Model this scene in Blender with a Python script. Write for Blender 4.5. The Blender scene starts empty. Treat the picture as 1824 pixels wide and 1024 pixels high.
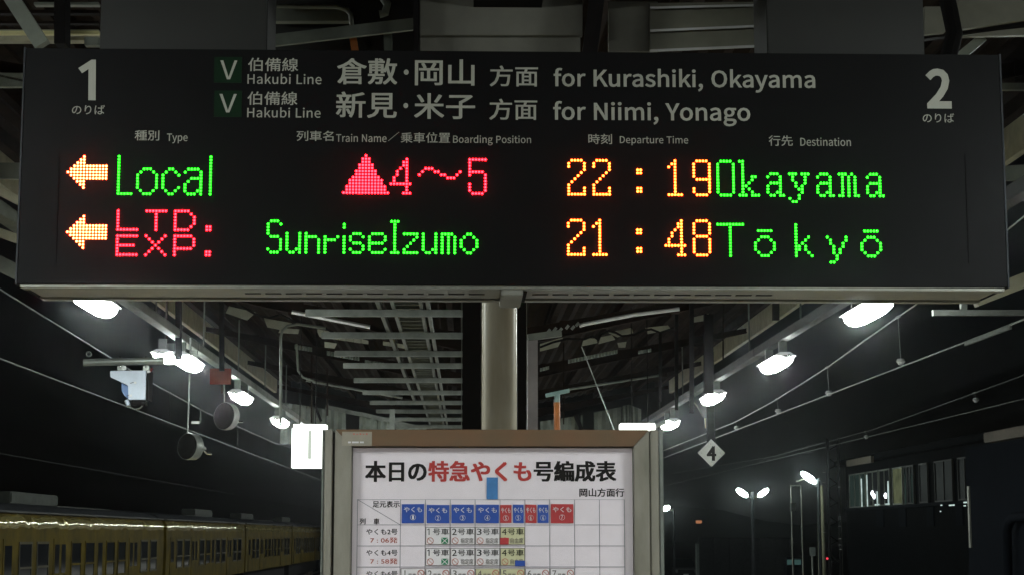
import bpy, bmesh, math, random
from mathutils import Vector, Matrix
random.seed(7)
R = math.radians
sc = bpy.context.scene
col = sc.collection

# ------------------------------------------------------------------ camera
F = 3200.0                       # focal length in pixels of the 1824 px wide photograph
EYE = 1.6                        # eye height above the platform
PITCH = math.atan2(439, F)
YAW = math.atan2(85 * math.cos(PITCH), F)
cam = bpy.data.cameras.new('camera')
cam.sensor_width = 36
cam.lens = 36 * F / 1824
cam.clip_end = 3000
co = bpy.data.objects.new('camera', cam)
col.objects.link(co)
co.location = (0, 0, EYE)
co.rotation_euler = (R(90) + PITCH, 0, -YAW)
sc.camera = co

# ------------------------------------------------------------------ night sky
w = bpy.data.worlds.new('World')
sc.world = w
w.use_nodes = True
nt = w.node_tree
for n in list(nt.nodes):
    nt.nodes.remove(n)
sky = nt.nodes.new('ShaderNodeTexSky')
sky.sky_type = 'NISHITA'
sky.sun_disc = False
sky.sun_elevation = R(12)
sky.sun_rotation = R(200)
hs = nt.nodes.new('ShaderNodeHueSaturation')
hs.inputs['Saturation'].default_value = 0.45
bg = nt.nodes.new('ShaderNodeBackground')
bg.inputs['Strength'].default_value = 0.00025
wo = nt.nodes.new('ShaderNodeOutputWorld')
nt.links.new(sky.outputs[0], hs.inputs['Color'])
nt.links.new(hs.outputs[0], bg.inputs[0])
nt.links.new(bg.outputs[0], wo.inputs[0])

sc.view_settings.view_transform = 'Standard'
sc.view_settings.look = 'None'
sc.view_settings.gamma = 1
sc.view_settings.exposure = 0
sc.view_settings.use_curve_mapping = False
sc.render.engine = 'CYCLES'
sc.cycles.use_denoising = True
sc.cycles.max_bounces = 5
sc.cycles.volume_bounces = 0
sc.cycles.sample_clamp_indirect = 4
sc.cycles.caustics_reflective = False
sc.cycles.caustics_refractive = False

# ------------------------------------------------------------------ materials
def mat(name, color, rough=.6, metal=0, var=.25, scale=6, bump=0, spec=.5, streak=1, dirt=None):
    m = bpy.data.materials.new(name)
    m.use_nodes = True
    t = m.node_tree
    b = t.nodes['Principled BSDF']
    b.inputs['Roughness'].default_value = rough
    b.inputs['Metallic'].default_value = metal
    b.inputs['Specular IOR Level'].default_value = spec
    tc = t.nodes.new('ShaderNodeTexCoord')
    mp = t.nodes.new('ShaderNodeMapping')
    mp.inputs['Scale'].default_value = (1, 1, streak)
    no = t.nodes.new('ShaderNodeTexNoise')
    no.inputs['Scale'].default_value = scale
    no.inputs['Detail'].default_value = 6
    no.inputs['Roughness'].default_value = .65
    t.links.new(tc.outputs['Object'], mp.inputs[0])
    t.links.new(mp.outputs[0], no.inputs['Vector'])
    r = t.nodes.new('ShaderNodeValToRGB')
    r.color_ramp.elements[0].position = .3
    r.color_ramp.elements[1].position = .72
    dk = dirt or [c * (1 - var) for c in color]
    r.color_ramp.elements[0].color = (*dk, 1)
    r.color_ramp.elements[1].color = (*[min(1, c * (1 + var * .4)) for c in color], 1)
    t.links.new(no.outputs[0], r.inputs[0])
    t.links.new(r.outputs[0], b.inputs['Base Color'])
    if bump:
        bp = t.nodes.new('ShaderNodeBump')
        bp.inputs['Strength'].default_value = bump
        bp.inputs['Distance'].default_value = .01
        t.links.new(no.outputs[0], bp.inputs['Height'])
        t.links.new(bp.outputs[0], b.inputs['Normal'])
    return m

def emit(name, color, s=1.0, var=0):
    m = bpy.data.materials.new(name)
    m.use_nodes = True
    t = m.node_tree
    for n in list(t.nodes):
        t.nodes.remove(n)
    e = t.nodes.new('ShaderNodeEmission')
    e.inputs[0].default_value = (*color, 1)
    e.inputs[1].default_value = s
    o = t.nodes.new('ShaderNodeOutputMaterial')
    t.links.new(e.outputs[0], o.inputs[0])
    if var:
        tc = t.nodes.new('ShaderNodeTexCoord')
        no = t.nodes.new('ShaderNodeTexNoise')
        no.inputs['Scale'].default_value = var
        mm = t.nodes.new('ShaderNodeMath')
        mm.operation = 'MULTIPLY'
        mm.inputs[1].default_value = s * 1.8
        t.links.new(tc.outputs['Object'], no.inputs['Vector'])
        t.links.new(no.outputs[0], mm.inputs[0])
        t.links.new(mm.outputs[0], e.inputs[1])
    return m

M = {}
M['panel'] = mat('smoked_sign_panel', (.006, .006, .0063), .55, 0, .25, 3, spec=.08)
M['led_ground'] = mat('matt_led_module', (.02, .02, .018), .6, 0, .15, 8, spec=.25)
M['housing'] = mat('sign_housing', (.010, .0105, .0085), .5, 0, .3, 4)
M['print'] = mat('white_sign_print', (.36, .36, .305), .6, 0, .08, 10)
M['green'] = mat('green_badge', (.005, .020, .008), .6, 0, .15, 10, spec=.1)
M['alu'] = mat('sign_underside', (.30, .30, .26), .38, .55, .3, 5, streak=.3)
M['slot'] = mat('dark_slot', (.02, .02, .02), .8)
M['column'] = mat('column_paint', (.54, .52, .43), .33, 0, .34, 4, .15, streak=.2, dirt=(.36, .31, .22))
M['black'] = mat('black_steel', (.008, .007, .007), .8, spec=.08)
M['steel'] = mat('galvanised_steel', (.26, .28, .25), .42, .6, .35, 7)
M['paint'] = mat('grey_green_paint', (.20, .22, .18), .55, 0, .4, 5)
M['cream'] = mat('cream_paint', (.40, .38, .25), .5, 0, .35, 5)
M['deck'] = mat('rusty_roof_deck', (.020, .013, .009), .9, 0, .45, 4, spec=.05, dirt=(.008, .006, .005))
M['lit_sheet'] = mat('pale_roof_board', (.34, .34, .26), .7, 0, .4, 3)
M['corr'] = mat('corrugated_sheet', (.30, .34, .29), .6, .1, .4, 3)
M['white'] = mat('white_enamel', (.75, .75, .72), .4, 0, .1, 8)
M['dull_white'] = mat('dull_white_enamel', (.50, .51, .46), .6, 0, .12, 14)
M['frame'] = mat('board_frame_metal', (.32, .30, .255), .42, .25, .3, 7, .1, streak=.3, dirt=(.20, .19, .15))
M['frame_top'] = mat('board_top_rail_led_tint', (.18, .083, .04), .5, .1, .35, 2.6, dirt=(.115, .09, .05))  # orange glow of the LEDs painted into the rail colour
M['frame_dark'] = mat('board_gap', (.05, .045, .035), .7)
M['paper'] = mat('poster_paper', (.88, .80, .85), .75, 0, .06, 5, .35)
M['paper2'] = mat('card_paper', (.84, .80, .82), .8, 0, .04, 5)
M['paper_y'] = mat('yellow_card_paper', (.66, .64, .40), .8, 0, .06, 5)
M['ink'] = mat('black_ink', (.022, .02, .02), .8, 0, .1, spec=.1)
M['ink_grey'] = mat('grey_ink', (.16, .14, .13), .7, 0, .1)
M['ink_red'] = mat('red_ink', (.50, .045, .04), .7, 0, .12)
M['ink_red2'] = mat('pale_red_ink', (.55, .16, .12), .7, 0, .12)
M['tag_red'] = mat('red_tag', (.50, .045, .05), .6, 0, .15, 20)
M['tag_blue'] = mat('blue_tag', (.025, .085, .42), .6, 0, .15, 20)
M['tape_blue'] = mat('blue_tape', (.06, .22, .52), .6, 0, .2, 30)
M['ink_green'] = mat('green_ink', (.04, .26, .13), .7, 0, .1)
M['tag_white'] = mat('tag_lettering', (.72, .70, .72), .7, 0, .05)
M['grid'] = mat('grid_ink', (.20, .20, .24), .7, 0, .1)
M['led_red'] = emit('led_red', (1, .0045, .007), 60)
M['led_green'] = emit('led_green', (.013, 1, .010), 17)
M['led_amber'] = emit('led_amber', (1, .05, .006), 60)
M['led_yellow'] = emit('led_yellow', (1, .058, .02), 60)
M['rim_red'] = emit('rim_red', (1, .0, .03), 2.0)
M['rim_green'] = emit('rim_green', (.0, 1, .0), .40)
M['rim_amber'] = emit('rim_amber', (1, .13, .0), 1.7)
M['lamp'] = emit('fluorescent_cover', (.93, 1, .97), 100)
t = M['lamp'].node_tree                      # the tube is shorter than its frosted cover: ends and upper flanks glow less
e = [n for n in t.nodes if n.type == 'EMISSION'][0]
tc = t.nodes.new('ShaderNodeTexCoord'); sp = t.nodes.new('ShaderNodeSeparateXYZ')
t.links.new(tc.outputs['Object'], sp.inputs[0])
ab = t.nodes.new('ShaderNodeMath'); ab.operation = 'ABSOLUTE'; t.links.new(sp.outputs['Y'], ab.inputs[0])
m1 = t.nodes.new('ShaderNodeMapRange'); m1.interpolation_type = 'SMOOTHSTEP'
for k, v in zip(('From Min', 'From Max', 'To Min', 'To Max'), (.71, .5, .012, 1)):
    m1.inputs[k].default_value = v
t.links.new(ab.outputs[0], m1.inputs['Value'])
m2 = t.nodes.new('ShaderNodeMapRange'); m2.interpolation_type = 'SMOOTHSTEP'
for k, v in zip(('From Min', 'From Max', 'To Min', 'To Max'), (-.005, -.075, .02, 1)):
    m2.inputs[k].default_value = v
t.links.new(sp.outputs['Z'], m2.inputs['Value'])
mu = t.nodes.new('ShaderNodeMath'); mu.operation = 'MULTIPLY'
t.links.new(m1.outputs[0], mu.inputs[0]); t.links.new(m2.outputs[0], mu.inputs[1])
mv = t.nodes.new('ShaderNodeMath'); mv.operation = 'MULTIPLY'; mv.inputs[1].default_value = 190
t.links.new(mu.outputs[0], mv.inputs[0]); t.links.new(mv.outputs[0], e.inputs[1])
M['lightbox'] = emit('lit_acrylic', (.95, 1, .93), 3.2)
M['lightbox_num'] = emit('lit_grey_acrylic', (.62, .70, .60), .9)
M['street'] = emit('street_lamp_glow', (.85, 1, .93), 60)
M['speaker'] = mat('dark_drum', (.006, .006, .005), .8, 0, spec=.05)
M['chrome'] = mat('bright_steel', (.6, .62, .6), .25, .9, .15)
M['bluegrey'] = mat('blue_grey_enamel', (.62, .70, .80), .5, 0, .12, 9)
M['blue'] = mat('blue_enamel', (.12, .22, .45), .5, 0, .1)
M['redsign'] = mat('red_enamel', (.09, .016, .01), .8, 0, .2, spec=.05)
M['orange'] = mat('orange_paint', (.55, .17, .03), .6, 0, .3)
M['teal'] = mat('pale_teal_paint', (.28, .42, .40), .6, 0, .3)
M['wire'] = mat('weathered_wire', (.34, .37, .34), .5, .2, .2)
M['insul'] = mat('white_porcelain', (.8, .82, .8), .25, 0, .05)
M['concrete'] = mat('platform_concrete', (.17, .16, .145), .85, 0, .35, 2, .3)
M['tactile'] = mat('yellow_tactile', (.55, .40, .06), .8, 0, .3, 5)
M['ballast'] = mat('ballast', (.09, .08, .07), .95, 0, .6, 9, 1)
M['rail'] = mat('rail_steel', (.25, .2, .16), .35, .8, .3)
M['asphalt'] = mat('asphalt', (.04, .04, .042), .9, 0, .4, 4, .3)
M['yellow'] = mat('yellow_train_paint', (.095, .068, .004), .7, 0, .25, 1.3, spec=.04, dirt=(.035, .027, .005))
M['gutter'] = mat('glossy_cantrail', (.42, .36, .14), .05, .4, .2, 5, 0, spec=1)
M['glass'] = mat('dark_glass', (.012, .014, .016), .08, 0, .1, spec=.8)
M['glass2'] = mat('dull_glass', (.008, .010, .011), .55, 0, .1, spec=.04)
M['winframe'] = mat('dull_window_frame', (.06, .055, .035), .7, 0, .2, spec=.1)
M['sash'] = mat('aluminium_sash', (.42, .43, .36), .4, .5, .2)
M['train_roof'] = mat('train_roof_grey', (.05, .054, .058), .8, 0, .4, spec=.05)
M['dim_steel'] = mat('dim_weathered_steel', (.035, .035, .03), .7, .1, .3)
M['ac'] = mat('air_conditioner', (.07, .078, .065), .85, 0, .35, 4)
M['wall'] = mat('dark_building_wall', (.006, .007, .008), .9, 0, .4, 1, spec=.03)
M['wall2'] = mat('blue_grey_wall', (.011, .0135, .018), .9, 0, .3, .6, spec=.03)
M['beige'] = mat('beige_eave', (.17, .145, .11), .7, 0, .3, 2)
M['room'] = emit('dim_lit_room', (.25, .42, .36), .06, 1.5)
M['room2'] = emit('dim_green_room', (.42, .48, .26), .2, 2.5)
M['roomlamp'] = emit('room_lamp', (.85, .95, 1), 6)
M['carpaint'] = mat('dark_car_paint', (.03, .033, .038), .15, .3, .1, spec=.7)
M['signpale'] = mat('pale_sign_face', (.25, .3, .27), .6)
M['orange_glow'] = emit('orange_window', (1, .42, .2), .35)
M['red_glow'] = emit('red_signal', (1, .05, .08), 1.2)
M['cyan_glow'] = emit('cyan_panel', (.3, .65, .6), .09)
M['blue_glow'] = emit('blue_panel', (.1, .25, .4), .02)
M['hill'] = mat('dark_hill', (.03, .035, .03), .95)

# ------------------------------------------------------------------ helpers
Fv = Vector((math.sin(YAW) * math.cos(PITCH), math.cos(YAW) * math.cos(PITCH), math.sin(PITCH)))
Rv = Vector((math.cos(YAW), -math.sin(YAW), 0))
Uv = Rv.cross(Fv)
EYEV = Vector((0, 0, EYE))

def P(px, py, Y):
    """world point at distance Y (planes square to the tracks)"""
    d = Fv * F + Rv * (px - 912) + Uv * (512 - py)
    return EYEV + d * (Y / d.y)

def PX(px, py, X):
    """world point on a plane parallel to the tracks"""
    d = Fv * F + Rv * (px - 912) + Uv * (512 - py)
    return EYEV + d * (X / d.x)

class MB:
    def __init__(s):
        s.v = []; s.f = []; s.sm = False
    def add(s, vs, fs):
        n = len(s.v)
        s.v += [tuple(v) for v in vs]
        s.f += [tuple(i + n for i in f) for f in fs]
        return s
    def box(s, x0, x1, y0, y1, z0, z1):
        return s.add([(x, y, z) for x in (x0, x1) for y in (y0, y1) for z in (z0, z1)],
                     [(0, 1, 3, 2), (4, 6, 7, 5), (0, 4, 5, 1), (2, 3, 7, 6), (0, 2, 6, 4), (1, 5, 7, 3)])
    def bar(s, a, b, wd, ht, up=(0, 0, 1)):
        """rectangular bar from a to b"""
        a = Vector(a); b = Vector(b); d = (b - a).normalized(); u = Vector(up)
        r = d.cross(u).normalized(); u = r.cross(d)
        vs = [p + r * sx * wd / 2 + u * sz * ht / 2 for p in (a, b) for sx in (-1, 1) for sz in (-1, 1)]
        return s.add(vs, [(0, 1, 3, 2), (4, 6, 7, 5), (0, 4, 5, 1), (2, 3, 7, 6), (0, 2, 6, 4), (1, 5, 7, 3)])
    def tube(s, pts, rad, n=8, cap=True):
        pts = [Vector(p) for p in pts]
        rr = rad if isinstance(rad, (list, tuple)) else [rad] * len(pts)
        base = len(s.v); prev = None
        for i, p in enumerate(pts):
            d = ((pts[i + 1] if i + 1 < len(pts) else p) - (pts[i - 1] if i else p)).normalized()
            if prev is None:
                u = d.cross(Vector((0, 0, 1)))
                if u.length < .05:
                    u = d.cross(Vector((1, 0, 0)))
                u.normalize()
            else:
                u = (prev - d * prev.dot(d)).normalized()
            prev = u; v = d.cross(u)
            s.v += [tuple(p + (u * math.cos(2 * math.pi * k / n) + v * math.sin(2 * math.pi * k / n)) * rr[i]) for k in range(n)]
        for i in range(len(pts) - 1):
            for k in range(n):
                a = base + i * n + k; b = base + i * n + (k + 1) % n
                s.f.append((a, b, b + n, a + n))
        if cap:
            s.f.append(tuple(base + k for k in range(n))[::-1])
            s.f.append(tuple(base + (len(pts) - 1) * n + k for k in range(n)))
        return s
    def prism(s, poly, y0, y1):
        """polygon in X,Z extruded along Y"""
        n = len(poly)
        vs = [(x, y0, z) for x, z in poly] + [(x, y1, z) for x, z in poly]
        fs = [tuple(range(n)), tuple(range(2 * n - 1, n - 1, -1))]
        fs += [(i, i + n, (i + 1) % n + n, (i + 1) % n) for i in range(n)]
        return s.add(vs, fs)
    def build(s, name, m, parent=None, label=None, kind=None, smooth=False, bevel=0):
        me = bpy.data.meshes.new(name)
        me.from_pydata(s.v, [], s.f)
        bm = bmesh.new(); bm.from_mesh(me)
        bmesh.ops.recalc_face_normals(bm, faces=bm.faces)
        if bevel:
            es = [e for e in bm.edges if len(e.link_faces) == 2 and e.calc_face_angle(0) > .6]
            bmesh.ops.bevel(bm, geom=es, offset=bevel, segments=2, affect='EDGES')
        bm.to_mesh(me); bm.free()
        me.materials.append(m)
        if smooth:
            for p in me.polygons:
                p.use_smooth = True
            me.set_sharp_from_angle(angle=R(45))
        return link(name, me, parent, label, kind)

def link(name, me, parent=None, label=None, kind=None):
    o = bpy.data.objects.new(name, me)
    col.objects.link(o)
    if parent:
        o.parent = parent
        if parent.parent is None:
            o.matrix_parent_inverse = Matrix.Translation(-Vector(parent.location))
    if label:
        o['label'] = label
    if kind:
        o['kind'] = kind
    return o

def thing(name, label, cat, loc=(0, 0, 0), group=None):
    o = bpy.data.objects.new(name, None)
    col.objects.link(o)
    o.location = loc
    o.empty_display_size = .1
    return tag(o, label, cat, group)

def tag(o, label, cat, group=None):
    o['label'] = label; o['category'] = cat
    if group:
        o['group'] = group
    return o

def struct(name, mb, m, **k):
    return mb.build(name, m, kind='structure', **k)

# ---- lettering: outlines of the Latin letters on the signs, then the built-in font for the rest
GLYPHS = ''',97;54 -49 71 -24 77 7 74 27 65 40 50 44 38 41 30 34 26 22 30 10 38 2 50 -1 54 0 49 -20 37 -36 19 -48 26 -67|1194;172 0 172 27 120 27 120 257 96 257 81 249 63 243 42 238 42 218 88 218 88 27 31 27 31 0|2194;177 0 177 28 106 28 64 25 117 81 152 134 165 186 155 226 129 252 90 261 60 257 36 244 14 224 33 206 48 221 66 231 86 235 112 229 128 211 133 185 120 138 82 83 15 19 15 0|4194;149 0 149 71 183 71 183 96 149 96 149 257 114 257 7 92 7 71 119 71 119 0/40 96 99 184 119 222 121 222 119 175 119 96|B230;117 0 168 8 202 33 214 75 208 105 189 126 162 137 162 138 183 150 195 170 200 194 188 230 157 250 111 257 35 257 35 0/68 231 107 231 141 227 161 214 168 190 161 167 141 153 106 148 68 148/68 123 112 123 151 118 174 102 182 76 174 48 150 31 112 26 68 26|D241;101 0 166 15 206 60 220 129 206 199 166 242 99 257 35 257 35 0/68 230 97 230 147 219 177 184 187 129 177 74 147 39 97 27 68 27|H255;68 0 68 121 187 121 187 0 220 0 220 257 187 257 187 149 68 149 68 257 35 257 35 0|K226;68 0 68 81 112 134 189 0 225 0 132 159 213 257 176 257 68 128 68 128 68 257 35 257 35 0|L190;180 0 180 28 68 28 68 257 35 257 35 0|N253;66 0 66 135 62 215 63 215 91 162 185 0 218 0 218 257 187 257 187 123 192 42 190 42 162 95 68 257 35 257 35 0|O260;187 12 225 58 239 129 225 200 187 245 130 261 73 245 34 200 20 129 34 58 73 12 130 -5/90 37 63 73 54 129 63 185 90 220 130 233 170 220 197 185 206 129 197 73 170 37 130 24|P222;68 0 68 102 110 102 160 111 192 137 204 181 192 226 159 250 109 257 35 257 35 0/68 230 104 230 142 226 165 211 172 181 165 151 143 134 106 129 68 129|T210;121 0 121 229 199 229 199 257 11 257 11 229 89 229 89 0|V201;120 0 201 257 168 257 127 118 102 33 101 33 76 118 34 257 0 257 82 0|Y186;109 0 109 99 186 257 153 257 120 184 94 128 92 128 67 184 34 257 0 257 77 99 77 0|a197;99 -1 120 9 139 23 140 23 143 0 169 0 169 117 162 158 141 185 103 195 74 191 49 182 29 170 41 148 58 158 77 165 98 168 122 161 134 144 137 120 71 107 33 84 21 49 28 20 47 2 76 -5/68 24 56 34 51 51 59 73 87 89 137 99 137 46 120 32 103 24 85 21|b216;157 8 187 42 199 98 190 149 164 183 123 195 102 191 82 182 63 168 64 202 64 279 32 279 32 0 58 0 61 20 62 20 79 7 98 -2 116 -5/97 24 81 30 64 42 64 142 82 156 99 165 115 168 144 159 160 135 165 98 158 57 139 31 111 22|d217;119 -1 138 9 155 22 156 22 159 0 185 0 185 279 153 279 153 206 154 173 138 185 121 192 101 195 60 183 30 148 19 95 28 41 55 7 97 -5/76 31 58 56 51 95 59 133 79 159 106 168 122 166 137 160 153 148 153 48 137 34 121 25 104 22|e194;133 -2 154 5 172 15 160 36 146 28 130 23 113 21 81 29 59 52 50 88 178 88 179 106 170 153 145 184 103 195 62 183 31 148 18 95 31 41 63 7 109 -5/59 142 79 163 104 169 129 163 146 143 151 110 49 110|f114;37 164 37 0 69 0 69 164 110 164 110 190 69 190 69 220 72 241 81 253 96 258 118 252 125 277 115 280 104 282 93 283 62 276 43 254 37 221 37 190 12 188 12 164|g197;147 -78 181 -54 193 -22 185 4 163 19 126 23 89 23 69 26 59 33 56 44 57 53 62 61 68 67 77 63 86 61 96 60 131 68 156 91 166 126 164 142 158 155 150 166 189 166 189 190 123 190 96 195 61 187 35 163 25 127 29 106 38 89 50 76 50 75 40 66 32 54 29 39 31 26 37 15 46 8 46 6 31 -6 21 -21 18 -37 28 -64 55 -82 96 -88/76 87 61 103 56 127 61 151 76 166 96 172 117 166 131 151 137 127 131 103 116 87 96 82/71 -61 52 -50 46 -32 48 -21 54 -10 65 0 90 -3 123 -3 144 -5 157 -13 161 -27 154 -46 133 -60 101 -65|h213;64 0 64 138 82 154 98 164 116 167 137 162 149 145 152 116 152 0 184 0 184 120 178 161 159 186 126 195 102 191 81 179 63 163 64 202 64 279 32 279 32 0|i96;64 0 64 190 32 190 32 0/59 232 67 239 70 251 67 262 59 269 48 271 37 269 30 262 27 251 30 239 37 232 48 229|k193;64 0 64 50 99 92 155 0 190 0 118 113 181 190 146 190 65 90 64 90 64 279 32 279 32 0|m324;64 0 64 138 81 154 97 164 112 167 132 162 144 145 147 116 147 0 179 0 179 138 196 154 212 164 227 167 247 162 259 145 263 116 263 0 294 0 294 120 288 161 269 186 237 195 215 190 194 178 174 159 164 178 146 191 121 195 100 191 80 179 62 162 62 162 58 190 32 190 32 0|n214;64 0 64 138 82 154 98 164 116 167 137 162 149 145 152 116 152 0 184 0 184 120 178 161 159 186 126 195 102 191 81 179 62 162 62 162 58 190 32 190 32 0|o212;150 7 182 41 194 95 182 149 150 183 106 195 63 183 31 149 18 95 31 41 63 7 106 -5/77 31 58 57 51 95 58 133 77 159 106 168 135 159 154 133 161 95 154 57 135 31 106 22|p217;64 -80 64 -16 63 18 81 5 98 -2 116 -5 157 8 187 42 199 98 190 149 164 183 123 195 101 191 81 181 62 168 62 168 58 190 32 190 32 -80/97 24 81 30 64 42 64 142 82 156 99 165 115 168 144 159 160 135 165 98 158 57 139 31 111 22|r136;64 0 64 122 79 148 95 162 112 166 131 163 137 191 116 195 96 190 78 176 62 155 62 155 58 190 32 190 32 0|s164;120 3 143 24 151 52 142 81 120 98 93 110 73 118 58 128 52 143 56 156 68 166 88 170 103 168 117 162 131 153 146 173 130 184 110 192 87 195 52 188 29 168 22 141 30 115 51 97 77 86 98 78 114 66 120 50 116 35 104 24 83 20 62 23 44 31 27 43 11 22 31 8 56 -1 82 -5|t132;104 -4 116 -1 127 2 121 27 99 21 82 26 72 38 70 58 70 164 121 164 121 190 70 190 70 244 43 244 40 190 9 188 9 164 38 164 38 59 43 25 60 3 92 -5|u213;112 0 132 12 151 30 152 30 154 0 181 0 181 190 149 190 149 55 132 37 115 26 97 23 77 28 65 45 62 74 62 190 29 190 29 70 36 29 55 4 88 -5|y182;68 -73 91 -50 106 -16 178 190 147 190 112 85 97 31 95 31 76 85 38 190 5 190 81 0 77 -15 67 -36 53 -50 34 -56 19 -53 13 -78 35 -82'''
GL = {}
for g in GLYPHS.split('|'):
    head, body = g[1:].split(';')
    polys = []
    for pl in body.split('/'):
        n = [int(q) / 1000 for q in pl.split()]
        polys.append(list(zip(n[::2], n[1::2])))
    GL[g[0]] = (int(head) / 1000, polys)

_cache = {}
def text_geo(s, offset=0.0, latin=False, space=1.0):
    key = (s, offset, latin, space)
    if key in _cache:
        return _cache[key]
    if latin:
        cu = bpy.data.curves.new('t', 'CURVE')
        cu.dimensions = '2D'; cu.fill_mode = 'BOTH'; cu.offset = offset
        x = 0
        for c in s:
            if c == ' ':
                x += .095; continue
            wd, polys = GL[c]
            for pl in polys:
                sp = cu.splines.new('POLY')
                sp.points.add(len(pl) - 1)
                for i, (a, b) in enumerate(pl):
                    sp.points[i].co = (a + x, b, 0, 1)
                sp.use_cyclic_u = True
            x += wd * space
    else:
        cu = bpy.data.curves.new('t', 'FONT')
        cu.body = s; cu.offset = offset; cu.resolution_u = 3; cu.space_character = space
    o = bpy.data.objects.new('t', cu)
    col.objects.link(o)
    dg = bpy.context.evaluated_depsgraph_get()
    me = bpy.data.meshes.new_from_object(o.evaluated_get(dg))
    vs = [(v.co.x, v.co.y) for v in me.vertices]
    fs = [tuple(p.vertices) for p in me.polygons]
    bpy.data.objects.remove(o)
    bpy.data.curves.remove(cu)
    bpy.data.meshes.remove(me)
    _cache[key] = (vs, fs)
    return vs, fs

def text_fit(mb, s, box, Y, offset=0.0, latin=False, space=1.0, rot=0):
    """lettering fitted into a rectangle of the plane at distance Y; heavier strokes are
    laid down as slightly shifted layers, since fine kanji counters would close up"""
    if not latin and offset:
        g = offset
        k = 0
        bx = list(box); hgt = (box[3] - box[1]); px = g * hgt * 1.05
        for dx, dz in ((-1, -.6), (1, -.6), (-1, .6), (1, .6), (0, 0)):
            text_fit(mb, s, (box[0] + px + dx * px, box[1] + px * .6 + dz * px, box[2] - px + dx * px, box[3] - px * .6 + dz * px), Y - .00006 * k)
            k += 1
        return
    vs, fs = text_geo(s, offset, latin, space)
    a = P(box[0], box[1], Y); b = P(box[2], box[3], Y)
    x0 = min(v[0] for v in vs); x1 = max(v[0] for v in vs)
    y0 = min(v[1] for v in vs); y1 = max(v[1] for v in vs)
    sx = (b.x - a.x) / (x1 - x0); sz = (a.z - b.z) / (y1 - y0)
    mb.add([(a.x + (x - x0) * sx, Y, b.z + (y - y0) * sz) for x, y in vs], fs)

def letters(parent, name, items, m, Y, label=None):
    o = None
    for it in items:
        mb = MB()
        text_fit(mb, it[0], it[1], Y, *(it[2:] if len(it) > 2 else ()))
        me = bpy.data.meshes.new(name)
        me.from_pydata(mb.v, [], mb.f)
        me.materials.append(m)
        o = link(name, me, parent, label)
    return o

def rect(mb, x0, y0, x1, y1, Y, t=.002):
    a = P(x0, y0, Y); b = P(x1, y1, Y)
    return mb.box(a.x, b.x, Y, Y + t, b.z, a.z)

# ================================================================== SETTING
ZT = -1.1                                          # rail top below the platform surface
struct('ground', MB().box(-600, 600, -60, 1200, ZT - .5, ZT - .3), M['asphalt'])
struct('platform', MB().box(-3.6, 3.95, -14, 112, ZT - .29, 0), M['concrete'], bevel=.02)
for x in (-2.75, 2.85):
    mb = MB()
    mb.box(x, x + .3, -14, 60, .001, .008)
    struct('tactile_paving_strip', mb, M['tactile'])
struct('track_bed', MB().box(-14.5, -3.62, -20, 160, ZT - .28, ZT - .12), M['ballast'])
struct('track_bed', MB().box(3.97, 11.2, -20, 160, ZT - .28, ZT - .12), M['ballast'])
for xc in (-5.3, -10.4, 5.7, 9.4):
    for s in (-.533, .533):
        mb = MB()
        mb.box(xc + s - .035, xc + s + .035, -20, 160, ZT - .03, ZT)
        mb.box(xc + s - .012, xc + s + .012, -20, 160, ZT - .12, ZT - .028)
        struct('rail', mb, M['rail'])
mb = MB()
for xc in (-5.3, -10.4, 5.7, 9.4):
    for i in range(120):
        y = -12 + i * .62
        mb.box(xc - 1, xc + 1, y, y + .2, ZT - .13, ZT - .1)
struct('sleepers', mb, M['concrete'])
# dark hills behind the town
mb = MB(); n = 60; pts = []
for i in range(n + 1):
    x = -500 + i * 1000 / n
    pts.append((x, 6 + 4 * math.sin(i * .4) + 3 * math.sin(i * 1.1 + 1) + random.uniform(-1, 1)))
mb.prism([(-500, -2)] + pts + [(500, -2)], 700, 760)
struct('hills', mb, M['hill'])

# thin scattering volume added in place of lens bloom round the lamps
hm = bpy.data.materials.new('bloom_haze'); hm.use_nodes = True
t = hm.node_tree
for n in list(t.nodes):
    t.nodes.remove(n)
v = t.nodes.new('ShaderNodeVolumePrincipled')
v.inputs['Density'].default_value = .0006
v.inputs['Anisotropy'].default_value = .98
v.inputs['Color'].default_value = (.92, .96, 1, 1)
o = t.nodes.new('ShaderNodeOutputMaterial')
t.links.new(v.outputs[0], o.inputs['Volume'])
MB().box(-620, 620, -62, 1210, ZT - 1.5, 32).build('bloom_haze', hm, kind='stuff')

# ================================================================== DEPARTURE BOARD
YS = 6.54
sign = thing('departure_board', 'long black hanging departure board with green, red and amber LED text', 'departure board', (0.1, YS, 2.45))
tl = P(36, 85, YS); br = P(1797, 518.5, YS); bl = P(28.5, 505.5, YS)
X0, X1, Z0, Z1 = bl.x, br.x, bl.z, tl.z
DEP = .40
MB().box(X0, X1, YS + .012, YS + DEP - .012, Z0 + .006, Z1).build('housing', M['housing'], sign, bevel=.004)
MB().box(X0 + .004, X1 - .004, YS, YS + .0118, Z0, Z1 - .002).build('front_panel', M['panel'], sign, bevel=.002)
MB().box(X0 + .004, X1 - .004, YS + DEP - .0118, YS + DEP, Z0, Z1 - .002).build('rear_panel', M['panel'], sign, bevel=.002)
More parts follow.
